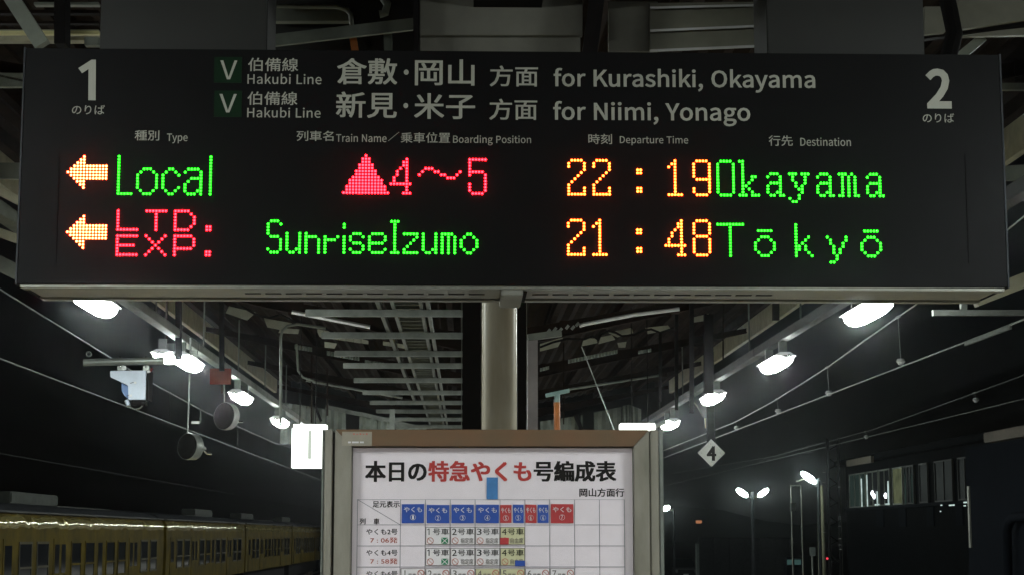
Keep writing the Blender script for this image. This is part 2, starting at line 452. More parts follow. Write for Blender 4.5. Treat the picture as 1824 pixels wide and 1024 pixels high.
# thin seams of the front panel
for px in (106, 1719):
    mb = MB(); a = P(px, 275, YS); b = P(px, 470, YS)
    mb.box(a.x - .0015, a.x + .0015, YS - .0022, YS - .0004, b.z, a.z)
    mb.build('panel_seam', M['black'], sign)
for x in (X0, X1):
    MB().box(x - .003, x + .003, YS - .003, YS + DEP, Z0 - .002, Z1).build('edge_trim', M['train_roof'], sign)
YL = YS - .003
mb = MB()
mb.prism([(P(x, y, YL).x, P(x, y, YL).z) for x, y in ((163, 107), (170.8, 107), (170.3, 179.3), (157.2, 179), (157.6, 123.5), (146, 131), (139.5, 122))], YL, YL + .001)
mb.build('platform_numeral', M['print'], sign, 'large numeral 1')
letters(sign, 'platform_numeral', [('2', (1648, 122.5, 1695.5, 194.2), .012, True)], M['print'], YL, 'large numeral 2')
letters(sign, 'platform_caption', [('のりば', (128.5, 187.5, 186.3, 204.5), .006)], M['print'], YL, 'caption under the numeral 1')
letters(sign, 'platform_caption', [('のりば', (1643.3, 202.3, 1699.8, 219), .006)], M['print'], YL, 'caption under the numeral 2')
for (gy0, gy1, vb) in ((102, 148, (392.6, 108.3, 422, 142)), (162, 209, (391, 168, 421, 201))):
    bd = rect(MB(), 382, gy0, 430, gy1, YS - .0025, .002).build('line_badge', M['green'], sign)
    letters(bd, 'badge_letter', [('V', vb, 0, True)], M['print'], YL - .0012)
letters(sign, 'line_name', [('伯備線', (442, 103.5, 531, 128), .008), ('Hakubi Line', (441, 131.5, 572.7, 151), .002, True, 1.03)], M['print'], YL, 'upper line name')
letters(sign, 'line_name', [('伯備線', (441, 163.7, 529.6, 188), .008), ('Hakubi Line', (440.5, 191.5, 571, 210.6), .002, True, 1.03)], M['print'], YL, 'lower line name')
letters(sign, 'direction_text', [('倉敷', (600.6, 104, 707.4, 151.5), .016), ('・', (719.3, 124.5, 728, 134), 0), ('岡山', (739.2, 106, 845.2, 153.4), .016),
        ('方面', (872.4, 117.5, 958.5, 155), .012), ('for Kurashiki, Okayama', (986, 121.5, 1452.6, 166.5), .006, True)], M['print'], YL, 'upper direction line')
letters(sign, 'direction_text', [('新見', (598.8, 164, 706.6, 211), .016), ('・', (718.6, 184, 727, 193.5), 0), ('米子', (738, 166.5, 846.2, 213), .016),
        ('方面', (871.6, 176.5, 957, 214.5), .012), ('for Niimi, Yonago', (985.3, 180.5, 1337, 226), .006, True)], M['print'], YL, 'lower direction line')
letters(sign, 'column_heading', [('種別', (240.3, 232.7, 283.5, 251), .008), ('Type', (297.4, 238.5, 334, 256), .002, True)], M['print'], YL)
letters(sign, 'column_heading', [('列車名', (528.5, 233.4, 594, 252), .008), ('Train Name', (598.8, 239, 688.5, 254), .002, True), ('／', (691.5, 235.5, 711, 252), 0),
        ('乗車位置', (714, 236.2, 801.8, 255.4), .008), ('Boarding Position', (807, 241.2, 946, 260), .002, True)], M['print'], YL)
letters(sign, 'column_heading', [('時刻', (1047.9, 239, 1090.2, 257.4), .008), ('Departure Time', (1104, 242.5, 1226, 260), .002, True)], M['print'], YL)
letters(sign, 'column_heading', [('行先', (1369, 241.8, 1412.3, 260.6), .008), ('Destination', (1425.4, 245.5, 1515.8, 261), .002, True)], M['print'], YL)

# LED words: each is a set of lit diodes on the 11 mm matrix
def pts_from(rows):
    """rows: {row: 'cols'} with cols like '0-4,7'"""
    out = set()
    for rs, cs in rows:
        ra = [int(q) for q in str(rs).split('-')]
        for r_ in range(ra[0], ra[-1] + 1):
            for c in str(cs).split(','):
                ca = [int(q) for q in c.split('-')]
                for k in range(ca[0], ca[-1] + 1):
                    out.add((k, r_))
    return out

PITCH_LED = (P(1000, 300, YS) - P(1000 - 55.8, 300, YS)).x / 10
def led(label, m, anchor, dots):
    a = P(anchor[0], anchor[1], YS)
    cols = sorted({c for c, _ in dots}); runs = []
    for c in cols:
        if runs and c - runs[-1][-1] <= 1:
            runs[-1].append(c)
        else:
            runs.append([c])
    for run in runs:
        led_char(label, m, a, sorted(d for d in dots if d[0] in run))

def led_char(label, m, a, dots):
    mb = MB(); n = 8; r = PITCH_LED * .36
    for c, rw in dots:
        cx = a.x + c * PITCH_LED; cz = a.z - rw * PITCH_LED
        b = len(mb.v)
        for (rad, dy) in ((r, .0), (r * .8, .0036)):
            mb.v += [(cx + rad * math.cos(2 * math.pi * (k + .5) / n), YS - .0012 - dy, cz + rad * math.sin(2 * math.pi * (k + .5) / n)) for k in range(n)]
        mb.v.append((cx, YS - .0058, cz))
        for k in range(n):
            k2 = (k + 1) % n
            mb.f.append((b + k, b + k2, b + n + k2, b + n + k))
            mb.f.append((b + n + k, b + n + k2, b + 2 * n))
    nf = len(mb.f)
    for c, rw in dots:
        cx = a.x + c * PITCH_LED; cz = a.z - rw * PITCH_LED; b = len(mb.v)
        for rad in (PITCH_LED * .36, PITCH_LED * .495):
            mb.v += [(cx + rad * math.cos(2 * math.pi * (k + .5) / n), YS - .0011, cz + rad * math.sin(2 * math.pi * (k + .5) / n)) for k in range(n)]
        for k in range(n):
            k2 = (k + 1) % n
            mb.f.append((b + k, b + k2, b + n + k2, b + n + k))
    o = mb.build('led_character', m, sign, label)
    o.data.materials.append(M[{'led_red': 'rim_red', 'led_green': 'rim_green'}.get(m.name, 'rim_amber')])
    for i in range(nf, len(o.data.polygons)):
        o.data.polygons[i].material_index = 1
    return o

arrow = pts_from([(5, '0')] + [(i, '%d-5' % (5 - i)) for i in range(0, 6)] + [(10 - i, '%d-5' % (5 - i)) for i in range(0, 5)] + [('3-7', '6-12')])
local = pts_from([('0-12', '0'), (12, '1-4'),
    (4, '8-10'), (5, '7,11'), ('6-10', '6,12'), (11, '7,11'), (12, '8-10'),
    (4, '16,17'), (5, '15,18'), (6, '14,19'), ('7-9', '14'), (10, '14,19'), (11, '15,18'), (12, '16,17'),
    (4, '22-25'), (5, '21,26'), (6, '26'), (7, '23-26'), (8, '22,26'), ('9-10', '21,26'), (11, '21,25,26'), (12, '22-24,26'),
    ('0-12', '29')])
ltd = pts_from([('0-5', '0'), (6, '0-6'), (0, '9-15'), ('1-6', '12'), ('0-6', '18'), (0, '18-22'), (1, '23'), ('2-4', '24'), (5, '23'), (6, '18-22'), ('5-6', '28,29')])
exp_ = pts_from([('8-14', '0,18'), (8, '0-6'), (11, '0-5'), (14, '0-6'),
    (8, '9,15'), (9, '10,14'), (10, '11,13'), (11, '12'), (12, '11,13'), (13, '10,14'), (14, '9,15'),
    (8, '18-23'), ('9-11', '24'), (12, '18-23'), ('13-14', '28,29')])
tri = pts_from([(0, '7'), ('1-2', '6-8'), ('3-4', '5-9'), ('5-6', '4-10'), (7, '3-11'), ('8-9', '2-12'), ('10-11', '1-13'), (12, '0-14')])
four5 = pts_from([(1, '20'), ('2-3', '19,20'), (4, '18,20'), ('5-6', '17,20'), ('7-8', '16,20'), (9, '15-21'), ('10-11', '20'), (12, '19-21'),
    (6, '24'), (5, '25'), (4, '26-28'), (5, '29,30'), (6, '31,32'), (7, '33-35'), (6, '36'), (5, '37'),
    (1, '40-45'), ('2-4', '40'), (5, '40-44'), (6, '40,45'), ('7-8', '45'), ('9-11', '40,45'), (12, '41-44')])
izumo = pts_from([(0, '1-3'), (1, '0,4'), ('2-4', '0'), (5, '1-3'), ('6-8', '4'), (9, '0,4'), (10, '1-3'),
    ('4-9', '6'), ('4-10', '10'), (9, '9'), (10, '7,8'),
    ('4-10', '12'), (5, '13-15'), ('6-10', '16'),
    ('5-10', '18'), (6, '19-21'), (5, '22'), ('1-2', '24'), ('5-10', '24'),
    (4, '27-29'), (5, '26,30'), (6, '26'), (7, '27-29'), (8, '30'), (9, '26,30'), (10, '27-29'),
    (4, '33-36'), ('5-6', '32,37'), (7, '32-36'), (8, '32'), (9, '32,37'), (10, '33-36'),
    (0, '39-41'), ('1-9', '40'), (10, '39-41'),
    (4, '43-47'), (5, '47'), (6, '46'), (7, '45'), (8, '44'), (9, '43'), (10, '43-47'),
    ('4-9', '49'), ('4-10', '53'), (9, '52'), (10, '50,51'),
    (4, '55-58'), ('5-10', '55,57,59'),
    (4, '63,64'), (5, '62,65'), ('6-8', '61,66'), (9, '62,65'), (10, '63,64')])
two = [(0, '1-4'), ('1-2', '0,5'), (3, '5'), (4, '4'), (5, '3'), (6, '2'), (7, '1'), (8, '0'), ('9-10', '0,5'), (11, '0-5')]
def sh(d, k):
    return {(c + k, r_) for c, r_ in d}
T2 = pts_from(two)
T1 = pts_from([('0-11', '2'), (1, '1'), (2, '0'), (11, '0-4')])
T9 = pts_from([(0, '1-4'), ('1-5', '0,5'), (6, '1-5'), ('7-8', '5'), ('9-10', '0,5'), (11, '1-4')])
T8 = pts_from([(0, '1-4'), ('1-4', '0,5'), (5, '1-4'), ('6-10', '0,5'), (11, '1-4')])
T4 = pts_from([(0, '5'), ('1-2', '4,5'), (3, '3,5'), ('4-5', '2,5'), ('6-7', '1,5'), (8, '0-6'), ('9-10', '5'), (11, '4-6')])
TC = pts_from([('3-4', '22,23'), ('9-10', '22,23')])
t2219 = T2 | sh(T2, 8) | TC | sh(T1, 32) | sh(T9, 40)
t2148 = T2 | sh(T1, 8) | TC | sh(T4, 31) | sh(T8, 40)
A_ = pts_from([(4, '1-3'), (5, '0,4'), (6, '4'), (7, '1-4'), ('8-9', '0,4'), (10, '0,3,4'), (11, '1,2,4,5')])
okayama = pts_from([(0, '1-4'), ('1-10', '0,5'), (11, '1-4'),
    (0, '7'), ('0-11', '8'), (5, '11,12'), (6, '11'), (7, '10'), (8, '9'), (9, '10'), (10, '11'), (11, '7-9,11-13'),
    (4, '23-25,27-29'), ('5-6', '24,28'), (7, '25,28'), (8, '25,27'), (9, '26,27'), (10, '27'), (11, '26'), (12, '23,26'), (13, '24,25'),
    (4, '39-41,43'), ('5-10', '40,42,44'), (11, '39,40,42,44,45')]) | sh(A_, 16) | sh(A_, 32) | sh(A_, 48)
O_ = pts_from([(2, '1-5'), (4, '2-4'), (5, '1,5'), ('6-8', '0,6'), (9, '1,5'), (10, '2-4')])
tokyo = pts_from([(0, '0-8'), ('1-10', '4'), ('0-10', '25'), (4, '29'), (5, '28'), (6, '27'), (7, '26,28'), (8, '26,28'), (9, '29'), (10, '30'),
    (4, '35,41'), (5, '36,41'), (6, '36,40'), (7, '37,40'), ('8-9', '37,39'), ('10-11', '38'), (12, '36,37')]) | sh(O_, 12) | sh(O_, 46)
led('upper glowing yellow arrow', M['led_yellow'], (122.2, 279.5), arrow)
led('lower glowing yellow arrow', M['led_yellow'], (121.1, 385.7), arrow)
led('green LED word Local', M['led_green'], (212.4, 279.3), local)
led('red LED letters LTD', M['led_red'], (210.7, 376), ltd)
led('red LED letters EXP', M['led_red'], (210.7, 376), exp_)
led('red LED triangle', M['led_red'], (612.8, 277.8), tri)
led('red LED digits 4 to 5', M['led_red'], (612.8, 278.2), four5)
led('green LED words SunriseIzumo', M['led_green'], (477.9, 394), izumo)
led('amber LED time 22:19', M['led_amber'], (1012.9, 286.2), t2219)
led('amber LED time 21:48', M['led_amber'], (1012.2, 392.8), t2148)
led('green LED word Okayama', M['led_green'], (1278.1, 287.9), okayama)
led('green LED word Tōkyō', M['led_green'], (1278.1, 400.1), tokyo)

# underside: centre tray between two lips, with vent slots
zb = Z0 + .006
MB().box(X0 + .01, X1 - .01, YS + .012, YS + .075, zb - .018, zb - .001).build('underside_lip', M['alu'], sign, bevel=.003)
MB().box(X0 + .01, X1 - .01, YS + DEP - .07, YS + DEP - .012, zb - .018, zb - .001).build('underside_lip', M['alu'], sign, bevel=.003)
for a, b in ((X0 + .02, P(893, 520, YS).x), (P(932, 520, YS).x, X1 - .02)):
    MB().box(a, b, YS + .085, YS + DEP - .08, zb - .012, zb - .001).build('underside_tray', M['alu'], sign, bevel=.003)
MB().box(P(893, 520, YS).x, P(932, 520, YS).x, YS + .02, YS + DEP - .01, zb - .04, zb - .002).build('joint_clamp', M['alu'], sign, bevel=.004)
MB().box(P(925, 520, YS).x, P(940, 520, YS).x, YS + .06, YS + DEP - .05, zb - .022, zb - .0125).build('joint_strap', M['black'], sign)
xs = [437 + 36.2 * i for i in range(12)] + [948 + 36.2 * i for i in range(12)]
for px in xs:
    a = P(px, 524, YS + .2); b = P(px + 28, 524, YS + .2)
    MB().box(a.x, b.x, YS + .185, YS + .205, zb - .0145, zb - .0122).build('vent_slot', M['slot'], sign)
# hanger boxes that carry the board up to the roof
for a, b in ((178, 476), (1366, 1646)):
    p, q = P(a, 60, YS + .05), P(b, 60, YS + .05)
    MB().box(p.x, q.x, YS + .05, YS + DEP - .05, Z1 + .001, 3.95).build('hanger_box', M['housing'], sign, bevel=.004)

# ================================================================== NOTICE BOARD
YB = 6.72
board = thing('notice_board', 'metal framed station notice board with LED glow painted on its top rail, under the departure board', 'notice board', (P(876, 900, YB).x, YB, 0))
def zz(py, Y=YB):
    return P(876, py, Y).z
def xx(px, py=900, Y=YB):
    return P(px, py, Y).x
ZTOP = zz(764.7); ZB = .62
MB().box(xx(571), xx(1182.5), YB + .03, YB + .11, ZB, ZTOP - .004).build('cabinet_back', M['frame'], board, bevel=.003)
for a, b in ((572, 576), (577, 591.2), (1158.5, 1174), (1175, 1182)):
    MB().box(xx(a), xx(b), YB - (.004 if b - a > 5 else -.004), YB + .03, ZB, ZTOP).build('outer_post', M['frame'] if b - a > 8 else M['steel'], board, bevel=.003)
for a, b in ((591.4, 595.6), (1157.2, 1158.3)):
    MB().box(xx(a), xx(b), YB + .012, YB + .03, ZB, ZTOP - .01).build('door_gap', M['frame_dark'], board)
# mitred door rails
ix0, ix1 = xx(626), xx(1129); ox0, ox1 = xx(595.8), xx(1157)
zt, zi = ZTOP, zz(794.5)
zb0, zb1 = ZB, ZB + .09
def mitre(poly, name, m, **k):
    mb = MB().prism(poly, YB - .012, YB + .03)
    return mb.build(name, m, board, bevel=.0025, **k)
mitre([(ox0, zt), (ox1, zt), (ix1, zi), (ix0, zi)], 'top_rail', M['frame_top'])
mitre([(ox0, zt - .0005), (ix0 - .0005, zi), (ix0, zb1), (ox0, zb0)], 'side_rail', M['frame'])
mitre([(ox1, zt - .0005), (ix1 + .0005, zi), (ix1, zb1), (ox1, zb0)], 'side_rail', M['frame'])
mitre([(ox0, zb0), (ix0, zb1), (ix1, zb1), (ox1, zb0)], 'bottom_rail', M['frame'])
for x in (xx(583), xx(1168)):
    MB().box(x - .03, x + .03, YB + .02, YB + .08, 0, ZB + .05).build('leg', M['frame'], board, bevel=.004)
YP = YB + .022
st = rect(MB(), 609.5, 768.2, 662.2, 793.5, YB - .0135, .001).build('label_sticker', mat('faded_sticker', (.33, .30, .24), .4, 0, .15, 20), board, 'faded sticker on the top rail')
mb = MB()
for i in range(5):
    rect(mb, 629 + i * 5.7, 771 + (i % 2), 632 + i * 5.7, 773.6, YB - .0142, .0005)
mb.build('sticker_marks', M['ink_red2'], st)
mb = MB()
for i in range(4):
    rect(mb, 620 + i * 7, 785.5, 625 + i * 7 + (i % 2) * 2, 788.5, YB - .0142, .0005)
mb.build('sticker_marks', M['tag_white'], st)

poster = thing('train_formation_poster', 'white train formation chart with red and black Japanese title inside the notice board', 'poster', (P(876, 900, YP).x, YP, 1.5))
MB().box(xx(627), xx(1128), YP, YP + .004, ZB + .1, zi - .004).build('sheet', M['paper'], poster)
Y1 = YP - .0012; Y2 = YP - .0024; Y3 = YP - .0034
letters(poster, 'title', [('本日の', (650.4, 820, 760, 857.5), .034)], M['ink'], Y1, 'black start of the title')
letters(poster, 'title', [('特急やくも', (762.8, 820, 946.5, 857.3), .034)], M['ink_red'], Y1, 'red middle of the title')
letters(poster, 'title', [('号編成表', (950.4, 820, 1098, 857.3), .034)], M['ink'], Y1, 'black end of the title')
letters(poster, 'subtitle', [('岡山方面行', (1032, 868.8, 1112, 884), .02)], M['ink'], Y1)
VX = [636.2, 713, 757.4, 801.8, 846.2, 890.6, 935, 979.3, 1023.6, 1068, 1112.4]
HY = [889, 934, 971.5, 1009] + [1009 + 37.5 * k for k in range(1, 13)]
mb = MB()
for x in VX:
    mb.box(xx(x, 950, Y1) - .0008, xx(x, 950, Y1) + .0008, Y1, Y1 + .0006, zz(HY[-1], Y1), zz(HY[0], Y1))
for y in HY:
    rect(mb, VX[0], y - .34, VX[-1], y + .34, Y1 - .0008, .0006)
a = P(637, 889, Y1); b = P(713, 934, Y1)
mb.bar((a.x, Y1, a.z), (b.x, Y1, b.z), .0006, .0016)
mb.build('grid_lines', M['grid'], poster)
letters(poster, 'grid_heading', [('足元表示', (663.8, 891.5, 712, 903), .012), ('列', (640.8, 922.5, 651, 933), .012), ('車', (665.7, 922.5, 675.8, 933), .012)], M['ink'], Y1)
# tags
tags = [(716, 897, 755.3, 931, 'b', '1'), (760, 898.5, 800, 931, 'b', '2'), (804, 898, 844, 931, 'b', '3'), (847.6, 898, 888.6, 931, 'b', '4'),
        (891, 898.5, 911, 930.6, 'r', '5'), (913.5, 898, 932.8, 930.6, 'b', '5'), (935.7, 898, 955.5, 930.6, 'r', '6'), (957.6, 898, 977.2, 930.6, 'b', '6'),
        (981, 897, 1021.3, 931, 'r', '7')]
def circ(mb, cx, cy, ro, ri, Y, n=24):
    c = P(cx, cy, Y); k = (P(cx + 10, cy, Y).x - c.x) / 10
    b = len(mb.v)
    for rr in (ro * k, ri * k):
        mb.v += [(c.x + rr * math.cos(2 * math.pi * i / n), Y, c.z + rr * math.sin(2 * math.pi * i / n)) for i in range(n)]
    for i in range(n):
        j = (i + 1) % n
        mb.f.append((b + i, b + j, b + n + j, b + n + i))
def flat(mb, name, m, parent, label=None):
    me = bpy.data.meshes.new(name); me.from_pydata(mb.v, [], mb.f); me.materials.append(m)
    return link(name, me, parent, label)
for i, (x0, y0, x1, y1, c, dg) in enumerate(tags):
    a = P(x0, y0, Y2); b = P(x1, y1, Y2); t = random.uniform(-.0008, .0008)
    mb = MB().prism([(a.x, a.z + t), (b.x, a.z - t), (b.x + t, b.z - t), (a.x + t, b.z + t)], Y2, Y2 + .001)
    tg = mb.build('car_tag', M['tag_blue' if c == 'b' else 'tag_red'], poster, ('blue' if c == 'b' else 'red') + ' car tag')
    w_ = x1 - x0
    letters(tg, 'tag_lettering', [('やくも', (x0 + .09 * w_, y0 + 5, x1 - .09 * w_, y0 + 14.5), .012)], M['tag_white'], Y3)
    mb = MB(); circ(mb, (x0 + x1) / 2, y0 + 23.5, 5, 4.5, Y3)
    text_fit(mb, dg, ((x0 + x1) / 2 - 1.6, y0 + 20, (x0 + x1) / 2 + 1.6, y0 + 27), Y3 - .0002, .01)
    flat(mb, 'tag_number', M['tag_white'], tg)
for k in range(12):
    dy = 37.4 * k
    letters(poster, 'train_name', [('やくも%d号' % (2 + 2 * k), (652.3, 941.3 + dy, 708, 951.5 + dy), .008)], M['ink'], Y1)
    tm = ['7 : 06発', '7 : 58発', '9 : 04発'][k % 3]
    letters(poster, 'departure_time', [(tm, (659.5, 956.3 + dy, 708, 966.4 + dy), .01)], M['ink_red2'], Y1)
def car_card(i, x0, x1, y0, y1, yellow, small, last):
    cd = rect(MB(), x0, y0, x1, y1, Y2, .0008).build('car_card', M['paper_y' if yellow else 'paper2'], poster, 'pale yellow car card' if yellow else None)
    mb = MB()
    for e in ((x0, y0, x1, y0 + .9), (x0, y1 - .9, x1, y1), (x0, y0, x0 + .8, y1), (x1 - .8, y0, x1, y1)):
        rect(mb, *e, Y2 - .0005, .0004)
    mb.build('card_border', M['ink_grey'], cd)
    if small:
        mb = MB()
        if i == 1:
            a, b = P(x0 + 7, y0 + 3.5, Y3), P(x0 + 8.3, y0 + 15.5, Y3)
            mb.box(a.x, b.x, Y3, Y3 + .0004, b.z, a.z)
        else:
            text_fit(mb, str(i), (x0 + 4, y0 + 3.5, x0 + 11, y0 + 15.5), Y3, 0)
        text_fit(mb, '号車', (x0 + 13.5, y0 + 9, x0 + 27.5, y0 + 15.5), Y3, .02)
        flat(mb, 'card_lettering', M['ink_grey'], cd)
        mb = MB(); circ(mb, x1 - 7.5, y0 + 8.5, 6, 4.7, Y3)
        c = P(x1 - 7.5, y0 + 8.5, Y3); mb.bar((c.x - .009, Y3, c.z + .009), (c.x + .009, Y3, c.z - .009), .0002, .0018)
        flat(mb, 'no_smoking_mark', M['ink_red2'], cd)
        return
    if i == 1:
        mb = rect(MB(), x0 + 5.6, y0 + 3, x0 + 6.8, y0 + 14, Y3, .0004)
        p, q = P(x0 + 3, y0 + 5.2, Y3 - .0004), P(x0 + 6.2, y0 + 3.4, Y3 - .0004)
        mb.bar(p, q, .0004, .0022).build('card_lettering', M['ink'], cd)
    letters(cd, 'card_lettering', ([('%d' % i, (x0 + 2.6, y0 + 2.8, x0 + 11, y0 + 14), 0)] if i > 1 else []) + [('号車', (x0 + 13, y0 + 2.5, x1 - 2, y0 + 14.3), .004)], M['ink'], Y3)
    mb = MB(); circ(mb, x0 + 8.3, y0 + 24.5, 5.9, 4.9, Y3)
    c = P(x0 + 8.3, y0 + 24.5, Y3); mb.bar((c.x - .0095, Y3, c.z + .0095), (c.x + .0095, Y3, c.z - .0095), .0002, .0016)
    flat(mb, 'no_smoking_mark', M['ink_red2'], cd)
    if i == 1:
        mb = rect(MB(), x0 + 28, y0 + 19, x0 + 40, y0 + 30, Y3, .0004)
        gm = mb.build('green_mark', M['ink_green'], cd)
        mb = MB(); a = P(x0 + 28.5, y0 + 19.5, Y3); b = P(x0 + 39.5, y0 + 29.5, Y3)
        mb.bar((a.x, Y3 - .001, a.z), (b.x, Y3 - .001, b.z), .0002, .0022)
        mb.bar((a.x, Y3 - .0013, b.z), (b.x, Y3 - .0013, a.z), .0002, .0022)
        mb.build('green_mark', M['paper2'], cd)
    else:
        letters(cd, 'card_lettering', [('自由席' if yellow else '指定席', (x0 + 18, y0 + 19.3, x1 - 3, y0 + 29.3), .004)], M['ink_grey'], Y3)
for rw in range(2):
    y0 = 937.8 + 37.4 * rw
    for i in range(4):
        car_card(i + 1, VX[i + 2] + .7, VX[i + 3] - .2, y0, y0 + 31.5, i == 3, False, i == 3)
for rw in range(2, 12):
    y0 = 1011.5 + 37.5 * (rw - 2)
    n = 7 if rw % 2 == 0 else 4
    for i in range(n):
        car_card(i + 1, VX[i + 1] + .7, VX[i + 2] - .2, y0, y0 + 32, i in (3, 4), True, i == n - 1)
rect(MB(), 890.8, 957, 906.3, 969, YP - .0042, .0006).build('red_tape', M['tag_red'], poster, 'scrap of red tape on the upper card for car 4')
rect(MB(), 917.5, 997.5, 935, 1007.5, YP - .0042, .0006).build('blue_tape', M['tag_blue'], poster, 'scrap of blue tape on the second card for car 4')
rect(MB(), 866.8, 849.5, 886.8, 888.5, YP - .0034, .0006).build('blue_tape', M['tape_blue'], poster, 'strip of blue tape below the title')

# ================================================================== PLATFORM CANOPY
XC = .17
def roof_z(x):
    return EYE + 2.12 + .18 * abs(x - XC)
canopy = thing('platform_canopy', 'dark butterfly roof over the platform with steel rafters and columns', 'platform roof', (XC, 10, 0))
XL, XR = -3.8, 4.15
# corrugated decking, ribs along the tracks
for (xa, xb) in ((XL, XC), (XC, XR)):
    for (ya, yb) in ((-8, 9.6), (9.6, 17.2), (17.2, 24.8), (24.8, 36)):
        n = int((xb - xa) / .076); vs = []; fs = []
        for i in range(n + 1):
            x = xa + (xb - xa) * i / n
            z = roof_z(x) + .26 + (.018 if i % 2 else -.018)
            vs += [(x, ya, z), (x, yb - .01, z), (x, ya, z + .02), (x, yb - .01, z + .02)]
        for i in range(n):
            a = i * 4
            fs += [(a, a + 1, a + 5, a + 4), (a + 2, a + 6, a + 7, a + 3)]
        MB().add(vs, fs).build('roof_deck', M['deck'], canopy)
# valley gutter and purlins
MB().box(XC - .14, XC + .14, -8, 36, roof_z(XC) + .02, roof_z(XC) + .2).build('valley_gutter', M['black'], canopy)
for x in (-3.0, -2.2, -1.4, -.6, 1.0, 1.8, 2.6, 3.4):
    MB().box(x - .03, x + .03, -8, 36, roof_z(x) + .13, roof_z(x) + .235).build('purlin', M['deck'], canopy)
# rafters: tapered I girders
def rafter(Y, m, dp=.22):
    for s, xe in ((-1, XL + .1), (1, XR - .1)):
        z0_, z1_ = roof_z(XC), roof_z(xe)
        mb = MB()
        mb.prism([(XC, z0_ - dp * .4), (xe, z1_ + .06), (xe, z1_ + .12), (XC, z0_ + .12)], Y - .006, Y + .006)
        mb.bar((XC, Y, z0_ - dp * .4), (xe, Y, z1_ + .055), .1, .012)
        mb.build('rafter', m, canopy)
for Y in (-4.6, .4, 5.4, 10.4, 15.4, 25.6, 30.6, 35.6):
    rafter(Y, M['deck'])
rafter(20.4, M['deck'])
# conduits catching the light on the rafters
def pipe(pts, r, m, parent, name='conduit', label=None, n=8):
    return MB().tube(pts, r, n).build(name, m, parent, label, smooth=True)
pipe([P(520, 555, 20.2), P(659, 582, 20.2)], .022, M['white'], canopy)
pipe([P(1032, 580, 20.2), P(1040, 577, 20.2), P(1130, 560, 20.2), P(1210, 550, 20.2)], .022, M['white'], canopy)
pipe([P(545, 677, 30.4), P(717, 708, 30.4)], .022, M['steel'], canopy)
pipe([P(1013, 693, 30.4), P(1175, 668, 30.4)], .02, M['steel'], canopy)
pipe([P(500, 758, 18), P(500, 600, 18), P(503, 588, 18), P(512, 580, 18), P(530, 577, 18), P(580, 584, 18)], .014, M['paint'], canopy)
pipe([P(528, 612, 22), P(531, 660, 22), P(540, 672, 22), P(560, 678, 22)], .014, M['paint'], canopy)
# pale boards between rafters
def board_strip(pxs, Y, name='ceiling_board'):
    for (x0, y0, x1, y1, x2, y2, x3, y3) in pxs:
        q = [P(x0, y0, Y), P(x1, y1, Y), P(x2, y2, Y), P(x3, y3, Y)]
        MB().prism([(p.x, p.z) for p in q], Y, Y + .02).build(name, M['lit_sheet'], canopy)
L = []
for i in range(7):
    x = 563 + i * 13.4
    L.append((x, 585 + i * 2.3, x + 12.8, 587.3 + i * 2.3, x + 12.8, 601 + i * 1.9, x + (6 if i == 0 else 0), 599 + i * 1.9))
L += [(500, 583, 533, 586, 531, 594, 496, 592), (408, 545, 455, 556, 440, 570, 402, 557), (470, 566, 520, 575, 506, 588, 476, 582), (578, 608, 600, 611, 596, 620, 578, 618)]
for i in range(3):
    x = 682 + i * 13
    L.append((x, 607 + i * 2, x + 12.4, 608.8 + i * 2, x + 12.4, 616 + i * 2, x, 614 + i * 2))
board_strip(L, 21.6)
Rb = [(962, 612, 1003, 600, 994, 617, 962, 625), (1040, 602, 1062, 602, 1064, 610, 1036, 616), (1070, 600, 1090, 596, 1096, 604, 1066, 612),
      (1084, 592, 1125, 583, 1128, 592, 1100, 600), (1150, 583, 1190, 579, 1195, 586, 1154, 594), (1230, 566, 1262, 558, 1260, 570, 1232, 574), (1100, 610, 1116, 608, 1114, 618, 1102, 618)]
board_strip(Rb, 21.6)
pipe([P(x, y, 20.9) for x, y in ((962, 618), (985, 609), (1010, 603), (1040, 604), (1056, 598), (1066, 605), (1071, 596), (1084, 589), (1097, 592), (1108, 598), (1130, 596), (1146, 588), (1160, 586), (1176, 592), (1200, 584))], .014, M['black'], canopy, 'loose_cable', n=6)
pipe([P(x, y, 20.9) for x, y in ((430, 545), (456, 560), (480, 566), (500, 560), (530, 575), (552, 585), (570, 578), (600, 596), (640, 600), (664, 606))], .014, M['black'], canopy, 'loose_cable', n=6)
for i, (x, y) in enumerate(((975, 592), (986, 589), (996, 590), (1008, 585), (1018, 586), (1026, 580))):
    MB().bar(P(x, y, 20.1), P(x + 5, y - 6, 20.1), .03, .03, (0, 1, 0)).build('cable_clip', M['steel'], canopy)
for Y in (10.4, 15.4, 20.4, 25.6, 30.6):
    for s_ in (-1, 1):
        for d_ in (1.0, 2.1, 3.2):
            x = XC + s_ * d_
            MB().box(x - .09, x + .09, Y - .02, Y - .008, roof_z(x) - .02, roof_z(x) + .12).build('gusset_plate', M['deck'], canopy)
